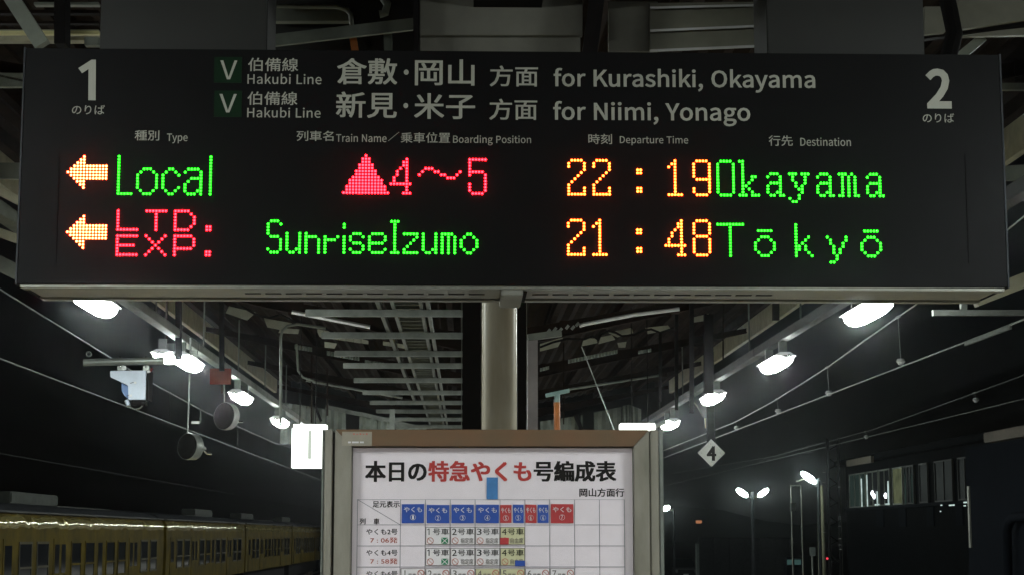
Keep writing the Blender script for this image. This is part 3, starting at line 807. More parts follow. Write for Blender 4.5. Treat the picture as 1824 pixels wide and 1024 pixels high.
# serrated corrugated strips seen edge on
def strip(x0, y0, x1, y1, Y, hpx, n, name='corrugated_strip'):
    vs = []; fs = []
    for i in range(n + 1):
        t = i / n
        p = P(x0 + (x1 - x0) * t, y0 + (y1 - y0) * t, Y); q = P(x0 + (x1 - x0) * t, y0 + (y1 - y0) * t + hpx, Y)
        dy = .03 if i % 2 else 0
        vs += [(p.x, Y + dy, p.z), (q.x, Y + dy, q.z)]
    for i in range(n):
        a = 2 * i; fs.append((a, a + 1, a + 3, a + 2))
    MB().add(vs, fs).build(name, M['corr'], canopy)
strip(525, 613, 556, 618, 23.6, 8, 12)
strip(582, 624, 640, 634, 23.6, 8, 22)
strip(650, 640, 700, 648, 23.6, 7, 18)
strip(1012, 640, 1100, 622, 23.6, 7, 30)
strip(1137, 624, 1160, 620, 23.6, 6, 8)
strip(962, 655, 978, 651, 23.6, 6, 6)
# end wall of corrugated sheets below the far end of the roof
def wall_sheet(px0, px1, top0, top1, bot=790, Y=36.2):
    a = P(px0, top0, Y); b = P(px1, top1, Y); c = P(px0, bot, Y)
    n = max(4, int((b.x - a.x) / .07)); vs = []; fs = []
    for i in range(n + 1):
        t = i / n; x = a.x + (b.x - a.x) * t; dy = .03 if i % 2 else 0
        vs += [(x, Y + dy, a.z + (b.z - a.z) * t), (x, Y + dy, c.z)]
    for i in range(n):
        k = 2 * i; fs.append((k, k + 1, k + 3, k + 2))
    MB().add(vs, fs).build('end_wall_sheet', M['corr'], canopy)
wall_sheet(500, 545, 716, 722); wall_sheet(546, 580, 722, 728); wall_sheet(582, 616, 728, 734); wall_sheet(640, 672, 740, 748); wall_sheet(673, 694, 743, 750)
wall_sheet(706, 760, 750, 762); wall_sheet(962, 1030, 750, 740); wall_sheet(1034, 1038, 739, 738); wall_sheet(1058, 1106, 734, 724); wall_sheet(1108, 1120, 723, 720); wall_sheet(1121, 1142, 720, 728)
MB().bar(P(580, 724, 36), P(640, 737, 36), .05, .08).build('wall_girt', M['steel'], canopy)
MB().bar(P(640, 736, 36), P(740, 760, 36), .05, .08).build('wall_girt', M['steel'], canopy)
MB().bar(P(560, 718, 36), P(572, 750, 36), .04, .05).build('wall_brace', M['black'], canopy)
MB().bar(P(1025, 738, 36), P(1036, 765, 36), .08, .08).build('wall_brace', M['black'], canopy)
# edge fascias
for s, x in (('l', XL), ('r', XR)):
    z = roof_z(x)
    for k in range(9):
        ya = -8 + k * 4.9
        MB().box(x - .03, x + .03, ya, ya + 4.88, z - .02, z + .24).build('fascia_board', M['cream'], canopy)
    MB().tube([(x - .09 * (1 if s == 'l' else -1), -8, z + .2), (x - .09 * (1 if s == 'l' else -1), 36, z + .2)], .05, 8).build('eaves_gutter', M['paint'], canopy, smooth=True)
    xi = x + (.28 if s == 'l' else -.28)
    MB().box(xi - .04, xi + .04, -8, 36, roof_z(xi) + .13, roof_z(xi) + .235).build('edge_beam', M['deck'], canopy)
# near column behind the notice board (rounded box section) with dark cable ducts beside it
YC = 9.5
a = P(858, 700, YC).x; b = P(920.5, 700, YC).x
zt_ = roof_z(XC) + .1
nb = MB(); k = 14; ring = []
cx = (a + b) / 2; hw = (b - a) / 2
for i in range(4 * k):
    t = 2 * math.pi * i / (4 * k); c_, s_ = math.cos(t), math.sin(t)
    ring.append((cx + hw * math.copysign(abs(c_) ** .45, c_), YC + hw * math.copysign(abs(s_) ** .45, s_)))
n = len(ring)
nb.add([(x, y, 0) for x, y in ring] + [(x, y, zt_) for x, y in ring], [(i, (i + 1) % n, (i + 1) % n + n, i + n) for i in range(n)])
nb.build('column', M['column'], canopy, 'pale rounded column behind the notice board', smooth=True)
MB().box(P(823.5, 700, YC + .1).x, P(856, 700, YC + .1).x, YC + .1, YC + .22, 0, zt_).build('cable_duct', M['black'], canopy, 'black duct left of the near column')
MB().box(P(821.5, 700, YC + .12).x, P(822.8, 700, YC + .12).x, YC + .12, YC + .14, 0, zt_).build('duct_edge', M['steel'], canopy)
MB().box(P(922, 700, YC + .1).x, P(937, 700, YC + .1).x, YC + .1, YC + .22, 0, zt_).build('cable_duct', M['black'], canopy, 'black duct right of the near column')
MB().box(P(938, 700, YC + .1).x, P(938.8, 700, YC + .1).x, YC + .1, YC + .11, 0, zt_).build('duct_edge', M['paint'], canopy)
Yc2 = 14.4
x0_, x1_ = P(939.5, 700, Yc2).x, P(958, 700, Yc2).x
MB().prism([(x0_, 0), (x1_, 0), (x1_, P(958, 596, Yc2).z), (x0_, P(939, 603, Yc2).z)], Yc2, Yc2 + .16).build('column', mat('mauve_column', (.30, .27, .26), .4, .2, .3, 2), canopy, 'second column seen beside the near one', bevel=.006)
MB().bar(P(940, 601, Yc2), P(1000, 593, Yc2), .08, .05).build('column_bracket', M['paint'], canopy)
for (p0, p1, Y, top) in ((694, 703, 26, 728),):
    MB().box(P(p0, 740, Y).x, P(p1, 740, Y).x, Y, Y + .1, 0, P(698, top, Y).z).build('column', M['steel'], canopy, 'slim distant column under the cable ladder')
# the orange pole with its pale cap
op = thing('orange_pole', 'orange pole with pale teal top and short cross cap between roof columns', 'pole', (P(992, 760, 22).x, 22, 0))
MB().tube([(P(992, 760, 22).x, 22, 0), P(992, 716, 22)], .038, 12).build('lower_tube', M['orange'], op, smooth=True)
MB().tube([P(992, 716, 22), P(993, 699, 22)], .034, 12).build('upper_tube', M['teal'], op, smooth=True)
MB().bar(P(972, 704, 22), P(1014, 695, 22), .09, .045).build('cross_cap', M['teal'], op, bevel=.004)
# hanging rods seen against the roof
for (x, y0, y1, Y, t) in ((318, 538, 640, 18.6, .03), (297, 538, 628, 20, .012), (395, 545, 660, 18.5, .024), (395.5, 640, 700, 24, .012), (1262, 590, 700, 20, .05), (1232, 560, 735, 19, .022), (1205, 575, 730, 22, .02),
                          (1176, 610, 715, 24, .018), (1288, 560, 640, 22, .008), (1382, 540, 570, 17, .03), (555, 660, 752, 24, .01), (583, 685, 740, 26, .012), (1004, 640, 755, 24, .008)):
    MB().bar(P(x, y0 - 30, Y), P(x, y1, Y), t * 2, t * 2, (0, 1, 0)).build('hanger_rod', M['black'] if t > .015 else M['deck'], canopy)
tag(pipe([P(1036, 617, 19), P(1094, 766, 19)], .006, M['steel'], None, 'stay_wire'), 'thin slanting stay wire right of the near column, under the roof', 'wire')

# parts of the roof frame above the board
YR = 7.35
def flatbox(x0, y0, x1, y1, Y, m, name, d=.04, y0b=None, y1b=None):
    """a sheet or beam standing across the platform; y0b,y1b = right-hand heights"""
    y0b = y0 if y0b is None else y0b; y1b = y1 if y1b is None else y1b
    q = [P(x0, y0, Y), P(x1, y0b, Y), P(x1, y1b, Y), P(x0, y1, Y)]
    return MB().prism([(p.x, p.z) for p in q], Y, Y + d).build(name, m, canopy, bevel=.002)
flatbox(476, -60, 748, 100, YR + .5, M['housing'], 'ceiling_panel')  # dark sheet added for the darkness behind the beam, covering the purlins
flatbox(-60, 55, 176, 61, YR - .02, mat('yellowed_duct', (.80, .74, .36), .45, 0, .2, 4), 'cross_beam', .03)
flatbox(-60, 53, 176, 63, YR + .02, M['cream'], 'cross_beam', .06)
flatbox(-60, 65, 176, 72, YR - .08, M['cream'], 'cross_beam', .06)
flatbox(-60, 18, 176, 24, YR + .1, M['deck'], 'cross_beam')
flatbox(60, 4, 176, 9, YR + .15, M['paint'], 'cross_beam')
flatbox(-60, 38, 176, 42, YR + .1, M['deck'], 'cross_beam')
flatbox(150, 66, 176, 81, YR - .1, M['paint'], 'gusset_plate')
flatbox(96, -60, 116, 78, YR - .4, M['black'], 'drop_post', .1)
MB().bar(P(-10, -50, YR - .3), P(76, 82, YR - .3), .06, .05, (0, 1, 0)).build('diagonal_brace', M['paint'], canopy)
flatbox(-60, 130, 60, 155, YR + 3, M['paint'], 'cross_beam')
flatbox(-60, 290, 60, 318, YR + 4, M['paint'], 'cross_beam')
flatbox(-60, 400, 45, 385, YR + 4, M['cream'], 'cross_beam', .04, 440, 422)
MB().bar(P(-80, 300, YR + 3.6), P(60, 372, YR + 3.6), .05, .10, (0, 1, 0)).build('diagonal_brace', M['cream'], canopy)
MB().bar(P(480, 74, YR), P(737, 44, YR), .05, .022, (0, 1, 0)).build('tie_rod', M['paint'], canopy)
MB().tube([P(470, 11, YR + .2), P(600, 13, YR + .2), P(615, 17, YR + .2), P(625, 26, YR + .2), P(628, 60, YR + .2)], .010, 8).build('conduit', M['paint'], canopy, smooth=True)
flatbox(476, 14, 622, 38, YR + .35, M['paint'], 'cross_beam', .05)
MB().tube([P(672, -20, YR + .1), P(690, 8, YR + .1), P(686, 24, YR + .1), P(676, 26, YR + .1)], .018, 8).build('conduit', M['paint'], canopy, smooth=True)
MB().bar(P(626, 50, YR + .1), P(634, 100, YR + .1), .03, .03, (0, 1, 0)).build('drop_post', M['orange'], canopy)
MB().bar(P(690, 40, YR + .1), P(692, 100, YR + .1), .035, .035, (0, 1, 0)).build('drop_post', M['paint'], canopy)
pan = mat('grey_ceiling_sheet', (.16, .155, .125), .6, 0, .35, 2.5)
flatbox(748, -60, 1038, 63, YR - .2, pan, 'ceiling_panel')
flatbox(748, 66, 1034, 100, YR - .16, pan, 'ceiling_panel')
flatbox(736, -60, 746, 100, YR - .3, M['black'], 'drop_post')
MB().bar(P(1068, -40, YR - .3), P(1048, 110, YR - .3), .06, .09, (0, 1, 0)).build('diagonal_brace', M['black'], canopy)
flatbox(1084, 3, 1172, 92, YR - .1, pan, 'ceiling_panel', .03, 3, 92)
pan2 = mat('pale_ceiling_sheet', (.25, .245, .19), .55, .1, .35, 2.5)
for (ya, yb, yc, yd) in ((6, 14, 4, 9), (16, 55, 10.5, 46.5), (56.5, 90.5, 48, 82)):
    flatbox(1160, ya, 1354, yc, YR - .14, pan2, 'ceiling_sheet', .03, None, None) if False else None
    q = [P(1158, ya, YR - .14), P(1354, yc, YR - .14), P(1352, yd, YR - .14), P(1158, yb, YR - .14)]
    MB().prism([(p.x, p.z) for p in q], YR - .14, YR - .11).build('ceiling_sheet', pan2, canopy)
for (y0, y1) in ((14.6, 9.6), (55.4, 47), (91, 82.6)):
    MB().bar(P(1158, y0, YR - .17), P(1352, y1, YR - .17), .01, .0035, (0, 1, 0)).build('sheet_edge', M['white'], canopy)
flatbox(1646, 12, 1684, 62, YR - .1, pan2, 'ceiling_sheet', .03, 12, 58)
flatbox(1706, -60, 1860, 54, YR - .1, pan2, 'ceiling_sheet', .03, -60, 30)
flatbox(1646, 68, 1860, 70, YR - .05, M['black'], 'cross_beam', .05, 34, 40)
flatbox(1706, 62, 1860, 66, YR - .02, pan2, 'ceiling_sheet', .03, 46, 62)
MB().tube([P(1680, -30, YR - .35), P(1692, 20, YR - .35), P(1700, 60, YR - .35), P(1688, 110, YR - .35)], .035, 8).build('downpipe', M['black'], canopy, smooth=True)
MB().bar(P(1750, 68, YR + .1), P(1690, 118, YR + .1), .04, .04, (0, 1, 0)).build('diagonal_brace', M['paint'], canopy)
flatbox(1770, 148, 1880, 160, YR + 3, M['paint'], 'cross_beam')
flatbox(1785, 296, 1880, 322, YR + 4, M['paint'], 'cross_beam', .04, 290, 318)
MB().bar(P(1735, 534, 12), P(1900, 470, 12), .1, .1, (0, 1, 0)).build('diagonal_brace', M['cream'], canopy)
MB().bar(P(-60, 440, 12), P(60, 500, 12), .1, .12, (0, 1, 0)).build('diagonal_brace', M['paint'], canopy)
tb = thing('horizontal_pipe_arm', 'grey pipe arm hung below the right end of the departure board', 'pipe', P(1715, 555, 14.5))
MB().bar(P(1661, 557, 14.5), P(1860, 557, 14.5), .05, .045).build('arm', M['steel'], tb)
MB().bar(P(1716, 541, 14.5), P(1716, 555, 14.5), .05, .05, (0, 1, 0)).build('clamp', M['steel'], tb)

# ================================================================== CABLE LADDER
cl = thing('cable_ladder', 'long hanging cable ladder with many rungs and cross bars under the roof', 'cable ladder', (-.5, 20, EYE + 2))
ZL = EYE + 2.0
for x, wd in ((-.755, .035), (-.63, .03), (-.385, .03), (-.325, .03)):
    MB().box(x - wd / 2, x + wd / 2, 9, 34 if x > -.7 else 27.5, ZL - .03, ZL + .03).build('side_rail', M['steel'], cl)
for i in range(84):
    y = 9 + i * .3
    MB().box(-.615, -.4, y, y + .05, ZL - .012, ZL + .018).build('rung', M['paint'], cl)
for Y in (12, 13.9, 15.8, 17.6, 19.4, 20.8, 22.8, 24.8, 26.7, 28.6, 30.6, 32.7):
    MB().box(-1.41 if Y > 12.5 else -1.2, .14, Y - .025, Y + .025, ZL - .095, ZL - .034).build('cross_bar', M['steel'], cl, bevel=.004)

# ================================================================== PLATFORM LAMPS
lg = 'fluorescent lamps hung in rows along both platform edges'
def lamp_meshes():
    # lens: faceted half tube with tapered ends
    lens = MB(); n = 8; ys = [(-.70, .3), (-.62, .62), (-.5, .88), (-.3, 1), (.3, 1), (.5, .88), (.62, .62), (.70, .3)]
    for y, s in ys:
        lens.v += [(.11 * s * math.cos(math.pi * k / n), y, -.10 * s * math.sin(math.pi * k / n)) for k in range(n + 1)]
    m_ = n + 1
    for i in range(len(ys) - 1):
        for k in range(n):
            a = i * m_ + k; lens.f.append((a, a + 1, a + m_ + 1, a + m_))
    lens.f.append(tuple(range(m_))); lens.f.append(tuple((len(ys) - 1) * m_ + k for k in range(m_)))
    refl = MB()
    refl.add([(-.112, -.6, .0), (-.05, -.56, .045), (.05, -.56, .045), (.112, -.6, .0), (-.112, .6, .0), (-.05, .56, .045), (.05, .56, .045), (.112, .6, .0)],
             [(0, 1, 5, 4), (1, 2, 6, 5), (2, 3, 7, 6), (0, 3, 2, 1), (4, 5, 6, 7)])
    br_ = MB(); br_.box(-.04, .04, -.45, -.39, .05, .19); br_.box(-.04, .04, .39, .45, .05, .19)
    clip = MB(); clip.box(-.012, .012, .67, .80, -.02, .0); clip.box(-.012, .012, -.80, -.67, -.02, .0)
    return lens, refl, br_, clip
LM = lamp_meshes()
def place_lamp(x, y, z, label, proto=[None], sx=1):
    t = thing('platform_lamp', label, 'lamp', (x, y, z), lg)
    if proto[0] is None:
        obs = []
        for mb, nm, m in zip(LM, ('glowing_cover', 'reflector', 'bracket', 'end_clip'), ('lamp', 'white', 'steel', 'chrome')):
            o = mb.build(nm, M[m], None, smooth=nm == 'glowing_cover')
            o.parent = t; obs.append(o)
        proto[0] = obs
    else:
        for o in proto[0]:
            c = o.copy(); col.objects.link(c); c.parent = t
    return t
names_l = ['brightest lamp under the left end of the departure board', 'left side lamp beside the pipe arm with the blue-grey box', 'left side lamp above the upper dark drum',
           'farthest left side lamp just before the lit number box']
names_r = ['lamp under the right end of the departure board', 'second right side lamp along the right roof edge', 'third right side lamp above the diamond sign', 'farthest right side lamp beside the notice board']
zl, zr = EYE + 1.80, EYE + 1.76
for i, (px, py) in enumerate(((165, 540), (334, 646), (430, 708), (500, 752))):
    Y = 3.0 * 3200 / (827 - px)
    place_lamp(-3.0, Y, P(px, py, Y).z + .03, names_l[i])
for i, (px, py) in enumerate(((1553, 556), (1385, 648), (1270, 709), (1193, 756))):
    Y = 3.29 * 3200 / (px - 827)
    place_lamp(3.29, Y, P(px, py, Y).z + .03, names_r[i])
for k, Y in enumerate((9.2, 4.6, 0, -4.7)):
    place_lamp(-3.0, Y, EYE + 1.9, ['left row lamp beside the departure board', 'left row lamp nearest the photographer', 'left row lamp level with the photographer', 'left row lamp behind the photographer'][k])
    place_lamp(3.29, Y, EYE + 1.82, ['right row lamp beside the departure board', 'right row lamp nearest the photographer', 'right row lamp level with the photographer', 'right row lamp behind the photographer'][k])
far = 'unseen lamps added beyond the notice board'
for x, z, y0, n in ((-3.0, EYE + 1.86, 34.2, 16), (3.29, EYE + 1.77, 33.6, 4)):  # hidden lamps and posts added so the train cantrail catches highlights
    for k in range(n):
        t = place_lamp(x, y0 + 4.8 * k, z, 'unseen lamp added beyond the lit number box to glint on the train' if x < 0 else 'unseen lamp added beyond the right of the notice board')
        t['group'] = far
        if y0 + 4.8 * k > 37:
            MB().tube([(x, y0 + 4.8 * k, 0), (x, y0 + 4.8 * k, z + .18)], .04, 8).build('post', M['paint'], t)
t = place_lamp(P(296, 633, 19.5).x, 19.5, P(296, 632, 19.5).z, 'short lamp with a pale box mount left of the pipe arm joint')
t.scale = (1.1, .55, .8)
MB().box(*sorted((P(290, 610, 19.5).x, P(311, 610, 19.5).x)), 19.4, 19.6, P(300, 624, 19.5).z, P(300, 607, 19.5).z).build('mount_box', M['steel'], t)
# conduit rails above the lamps
for x, y0, zc, lab in ((-3.0, -6, EYE + 2.06, 'pale conduit rail carrying the left row of lamps'), (3.29, -6, EYE + 2.02, 'pale conduit rail carrying the right row of lamps')):
    t = thing('lamp_rail', lab, 'rail', (x, 10, zc), 'conduit rails above the lamps')
    for k in range(9):
        ya = y0 + k * 5.2
        MB().box(x - .05, x + .05, ya, ya + 5.18, zc - .045, zc + .045).build('channel', M['paint'] if x < 0 else M['dim_steel'], t, bevel=.004)
    for k in range(12):
        ya = -5 + k * 3.2
        MB().box(x - .008, x + .008, ya, ya + .016, zc + .045, roof_z(x) + .14).build('hanger_rod', M['steel'], t)

# ================================================================== LIT NUMBER BOXES
Yn = 20.8
nbx = thing('lit_number_sign', 'glowing white box sign with the number 1 at the left of the notice board', 'sign', P(548, 793, Yn), 'lit platform number boxes')
a, b = P(520, 762, Yn), P(570, 832, Yn)
MB().box(a.x, b.x, Yn, Yn + .3, b.z, a.z).build('lit_face', M['lightbox'], nbx)
a2, b2 = P(523, 755, Yn), P(580, 762, Yn)
MB().box(a2.x, b2.x, Yn - .01, Yn + .31, b2.z + .001, a2.z).build('lit_top', M['lightbox'], nbx)
a, b = P(549, 766, Yn), P(554.5, 817, Yn)
MB().box(a.x, b.x, Yn - .006, Yn - .001, b.z, a.z).build('numeral', M['lightbox_num'], nbx, 'grey numeral 1')
nbx2 = thing('lit_number_sign', 'glowing white box sign hidden behind the right top of the notice board', 'sign', P(1137, 793, Yn), 'lit platform number boxes')
a, b = P(1106.5, 753, Yn), P(1168, 832, Yn)
MB().box(a.x, b.x, Yn, Yn + .3, b.z, a.z).build('lit_face', M['lightbox'], nbx2)
MB().tube([P(1168, 758, Yn), P(1185, 750, Yn)], .03, 8).build('arm', M['steel'], nbx2)
for n_, x in ((nbx, 548), (nbx2, 1140)):
    for dx in (-14, 14):
        p = P(x + dx, 756, Yn + .15)
        MB().tube([p, (p.x, p.y, roof_z(p.x) + .2)], .006, 6).build('hanger_rod', M['black'], n_)

# ================================================================== BOX ON PIPE ARM, DRUMS, SIGNS
Yp = 16.6
arm = thing('pipe_arm', 'grey horizontal pipe arm reaching left from the lamp row', 'pipe', P(225, 645, Yp))
MB().tube([P(149, 645, Yp), P(292, 642, Yp)], .034, 12).build('pipe', M['steel'], arm, smooth=True)
ring = [P(158 + 4.4 * math.cos(t * math.pi / 6), 630 + 4.4 * math.sin(t * math.pi / 6), Yp) for t in range(13)]
MB().tube(ring, .005, 6).build('ring_bolt', M['steel'], arm)
for x in (214, 260):
    MB().tube([P(x, 634, Yp), P(x, 654, Yp)], .007, 6).build('clamp_bolt', M['chrome'], arm)
bx = thing('blue_grey_box', 'blue-grey metal housing with slanting underside clamped below the pipe arm', 'camera', P(230, 688, Yp))
poly = [P(x, y, Yp) for x, y in ((196, 660), (260, 659), (259, 711), (228.5, 711), (228, 686), (196.5, 671))]
MB().prism([(p.x, p.z) for p in poly], Yp, Yp + .22).build('housing', M['bluegrey'], bx, bevel=.004)
poly = [P(x, y, Yp) for x, y in ((215, 680), (227.5, 686), (228, 710), (220, 703), (215, 695))]
MB().prism([(p.x, p.z) for p in poly], Yp + .04, Yp + .2).build('visor', M['blue'], bx)
MB().box(P(261, 680, Yp).x, P(264.5, 680, Yp).x, Yp - .003, Yp + .226, P(262, 712, Yp).z, P(262, 659, Yp).z).build('side_plate', M['black'], bx)
for x, y in ((241, 681), (233, 704)):
    p = P(x, y, Yp - .006)
    MB().tube([p, p + Vector((0, -.012, 0))], .011, 10).build('bolt_head', M['insul'], bx)
    MB().bar(P(x - 9, y + 1, Yp - .004), P(x - 3, y - 1, Yp - .004), .004, .008, (0, 1, 0)).build('bolt_slot', M['ink'], bx)
MB().tube([P(226, 716, Yp + .05), P(231, 724, Yp + .05), P(240, 729, Yp + .05), P(250, 726, Yp + .05), P(257, 718, Yp + .05), P(264, 704, Yp + .1), P(264, 680, Yp + .1)], .008, 8).build('cable', M['steel'], bx, smooth=True)
MB().tube([P(225, 712, Yp + .06), P(229, 721, Yp + .06)], .02, 8).build('cable_gland', M['bluegrey'], bx)
MB().box(P(233, 713, Yp).x, P(258, 713, Yp).x, Yp + .03, Yp + .15, P(240, 721, Yp).z, P(240, 711.4, Yp).z).build('base_plate', M['black'], bx)
for x in (214, 260):
    MB().box(P(x - 5, 652, Yp).x, P(x + 5, 652, Yp).x, Yp + .0, Yp + .08, P(x, 659, Yp).z, P(x, 651, Yp).z).build('mount', M['steel'], bx)
MB().tube([P(221, 652, Yp), P(223, 658, Yp)], .016, 8).build('plug', M['insul'], bx)
MB().tube([P(262, 662, Yp), P(268, 660, Yp)], .012, 8).build('plug', M['insul'], bx)
MB().tube([P(267, 660, Yp), P(272, 655, Yp)], .012, 8).build('red_plug', M['redsign'], bx)

def drum(cx, cy, rpx, Y, label, rod):
    t = thing('round_drum', label, 'drum', P(cx, cy, Y), 'round drums hung on rods')
    c = P(cx, cy, Y); k = Y / 3200; r = rpx * k
    ax = Vector((.55, .80, -.05)).normalized()      # turned so its right flank shows
    f = c; b = c + ax * .11
    MB().tube([f - ax * .006, f + ax * .004, f + ax * .01], [r * .82, r * .93, r * .97], 32).build('face', M['speaker'], t, smooth=True)
    MB().tube([f + ax * .0105, f + ax * .03, b, b + ax * .03], [r * 1.0, r * 1.02, r * .96, r * .6], 32).build('rim', M['steel'], t, smooth=True)
    s = b + ax * .01
    MB().tube([s, s + ax * .10, s + ax * .14], [r * .34, r * .26, r * .12], 10).build('knuckle', M['steel'], t, smooth=True)
    e = s + ax * .09
    MB().tube([e, e + Vector((.05, .02, -.05)), e + Vector((.09, .03, -.05))], .012, 8).build('lever', M['chrome'], t)
    MB().tube([c + Vector((0, .06, r)), P(cx + rod[0], rod[1], Y) + Vector((0, .06, 0))], .009, 8).build('rod', M['steel'], t, smooth=True)
    return t
drum(332, 794, 23.5, 17.0, 'dark round drum on a long bright rod, lower of the two', (6, 600))
drum(398, 740, 24.5, 21.9, 'dark round drum with silvery rim just under the lamp, upper of the two', (0, 640))
tg = thing('small_hanging_plate', 'tiny white plate on a thin rod beside the lower drum rod', 'plate', P(349, 752, 17))
MB().tube([P(357.5, 722, 17), P(357, 753, 17)], .004, 6).build('rod', M['steel'], tg)
rect(MB(), 341, 749.5, 355, 754, 17, .01).build('plate', M['white'], tg)
rs = thing('red_hanging_sign', 'dull red rectangular sign hanging behind the left lamp row', 'sign', P(392, 665, 21))
rect(MB(), 374, 655, 411, 684, 21, .05).build('sign_plate', M['redsign'], rs, bevel=.004)
MB().tube([P(396, 655, 21.02), P(396, 560, 21.02)], .012, 6).build('rod', M['steel'], rs)

Yd = 26.6
dm = thing('diamond_sign', 'white diamond sign with black number 4 hanging over the right track side', 'sign', P(1267, 806, Yd))
c = P(1267.3, 806, Yd); h = 24.6 * Yd / 3200
MB().prism([(c.x - h, c.z), (c.x, c.z + h), (c.x + h, c.z), (c.x, c.z - h)], Yd, Yd + .02).build('sign_plate', M['dull_white'], dm, bevel=.004)
letters(dm, 'numeral', [('4', (1258.5, 793.5, 1276, 820), .05)], M['ink'], Yd - .003)
for x, y in ((1266, 790), (1283, 806), (1250, 806), (1268, 822)):
    MB().tube([P(x, y, Yd - .002), P(x, y, Yd - .008)], .008, 8).build('screw', M['steel'], dm)
MB().box(c.x - .06, c.x + .06, Yd + .021, Yd + .05, c.z + h * .3, roof_z(3.4)).build('hanging_post', M['black'], dm)
MB().tube([P(1256, 744, Yd), P(1257, 762, Yd)], .012, 8).build('bracket', M['cream'], dm)
MB().tube([P(1236, 716, Yd), P(1242, 722, Yd), P(1252, 742, Yd)], .01, 8).build('cable', M['steel'], dm)

# ================================================================== OVERHEAD WIRES
def catenary(X, label, zc, mess, cnt_rng, drops, ins=True, name='overhead_wire'):
    t = thing(name, label, 'overhead wire', (X, 20, EYE + zc))
    pts = [(X, y, EYE + zc) for y in (6, 20, 40, 70, 110, 160)]
    MB().tube(pts, .011 if abs(X) < 7 else .006, 6).build('contact_wire', M['wire'], t)
    if mess:
        MB().tube([(X, Y, EYE + z) for Y, z in mess], .011 if abs(X) < 7 else .005, 6).build('messenger_wire', M['wire'], t)
        def mz(Y):
            for (ya, za), (yb, zb_) in zip(mess, mess[1:]):
                if ya <= Y <= yb:
                    return za + (zb_ - za) * (Y - ya) / (yb - ya)
            return mess[-1][1]
        for Y, ln in drops:
            z = EYE + mz(Y)
            MB().tube([(X, Y, z), (X + .02, Y, z - ln)], .005, 5).build('dropper', M['wire'], t)
            if ins:
                MB().tube([(X + .02, Y, z - ln), (X + .02, Y, z - ln - .04), (X + .02, Y, z - ln - .09)], [.05, .07, .03], 8).build('insulator', M['insul'], t, smooth=True)
            MB().bar((X, Y - .12, z), (X, Y + .12, z), .03, .03).build('clamp', M['steel'], t)
    return t
catenary(6.2, 'right pair of overhead wires with small white insulators on droppers', 2.36,
         [(10, 4.2), (18, 3.6), (24.5, 3.12), (25.7, 3.07), (30.5, 2.83), (35.8, 2.65), (41, 2.55), (60, 2.6), (80, 3.2)], None,
         [(25.4, .60), (30.5, .40), (35.5, .20), (41, .10)])
catenary(-6.3, 'left pair of overhead wires crossing the dark sky', 2.36,
         [(10, 4.1), (18, 3.6), (24.4, 3.28), (31.6, 3.12), (36, 3.02), (43.8, 2.94), (60, 3.0), (80, 3.4)], None, [(38.5, .6), (50, .55)], False)
catenary(10.3, 'faint far wire at the right edge with two tiny white insulators', 2.47, [(20, 3.6), (33, 2.9), (45, 2.62), (60, 2.58), (90, 3)], None, [(36, .1), (46, .1)])
catenary(-13.2, 'faint far wire low at the left edge', 2.28, None, None, [])
# feeder arm lying along the right contact wire
MB().bar(PX(1720, 612, 6.2), PX(1800, 582, 6.2), .03, .05).build('wire_splice', M['steel'], None)
o = bpy.data.objects['wire_splice']; tag(o, 'pale grey splice sleeve lying along the right contact wire', 'wire fitting')

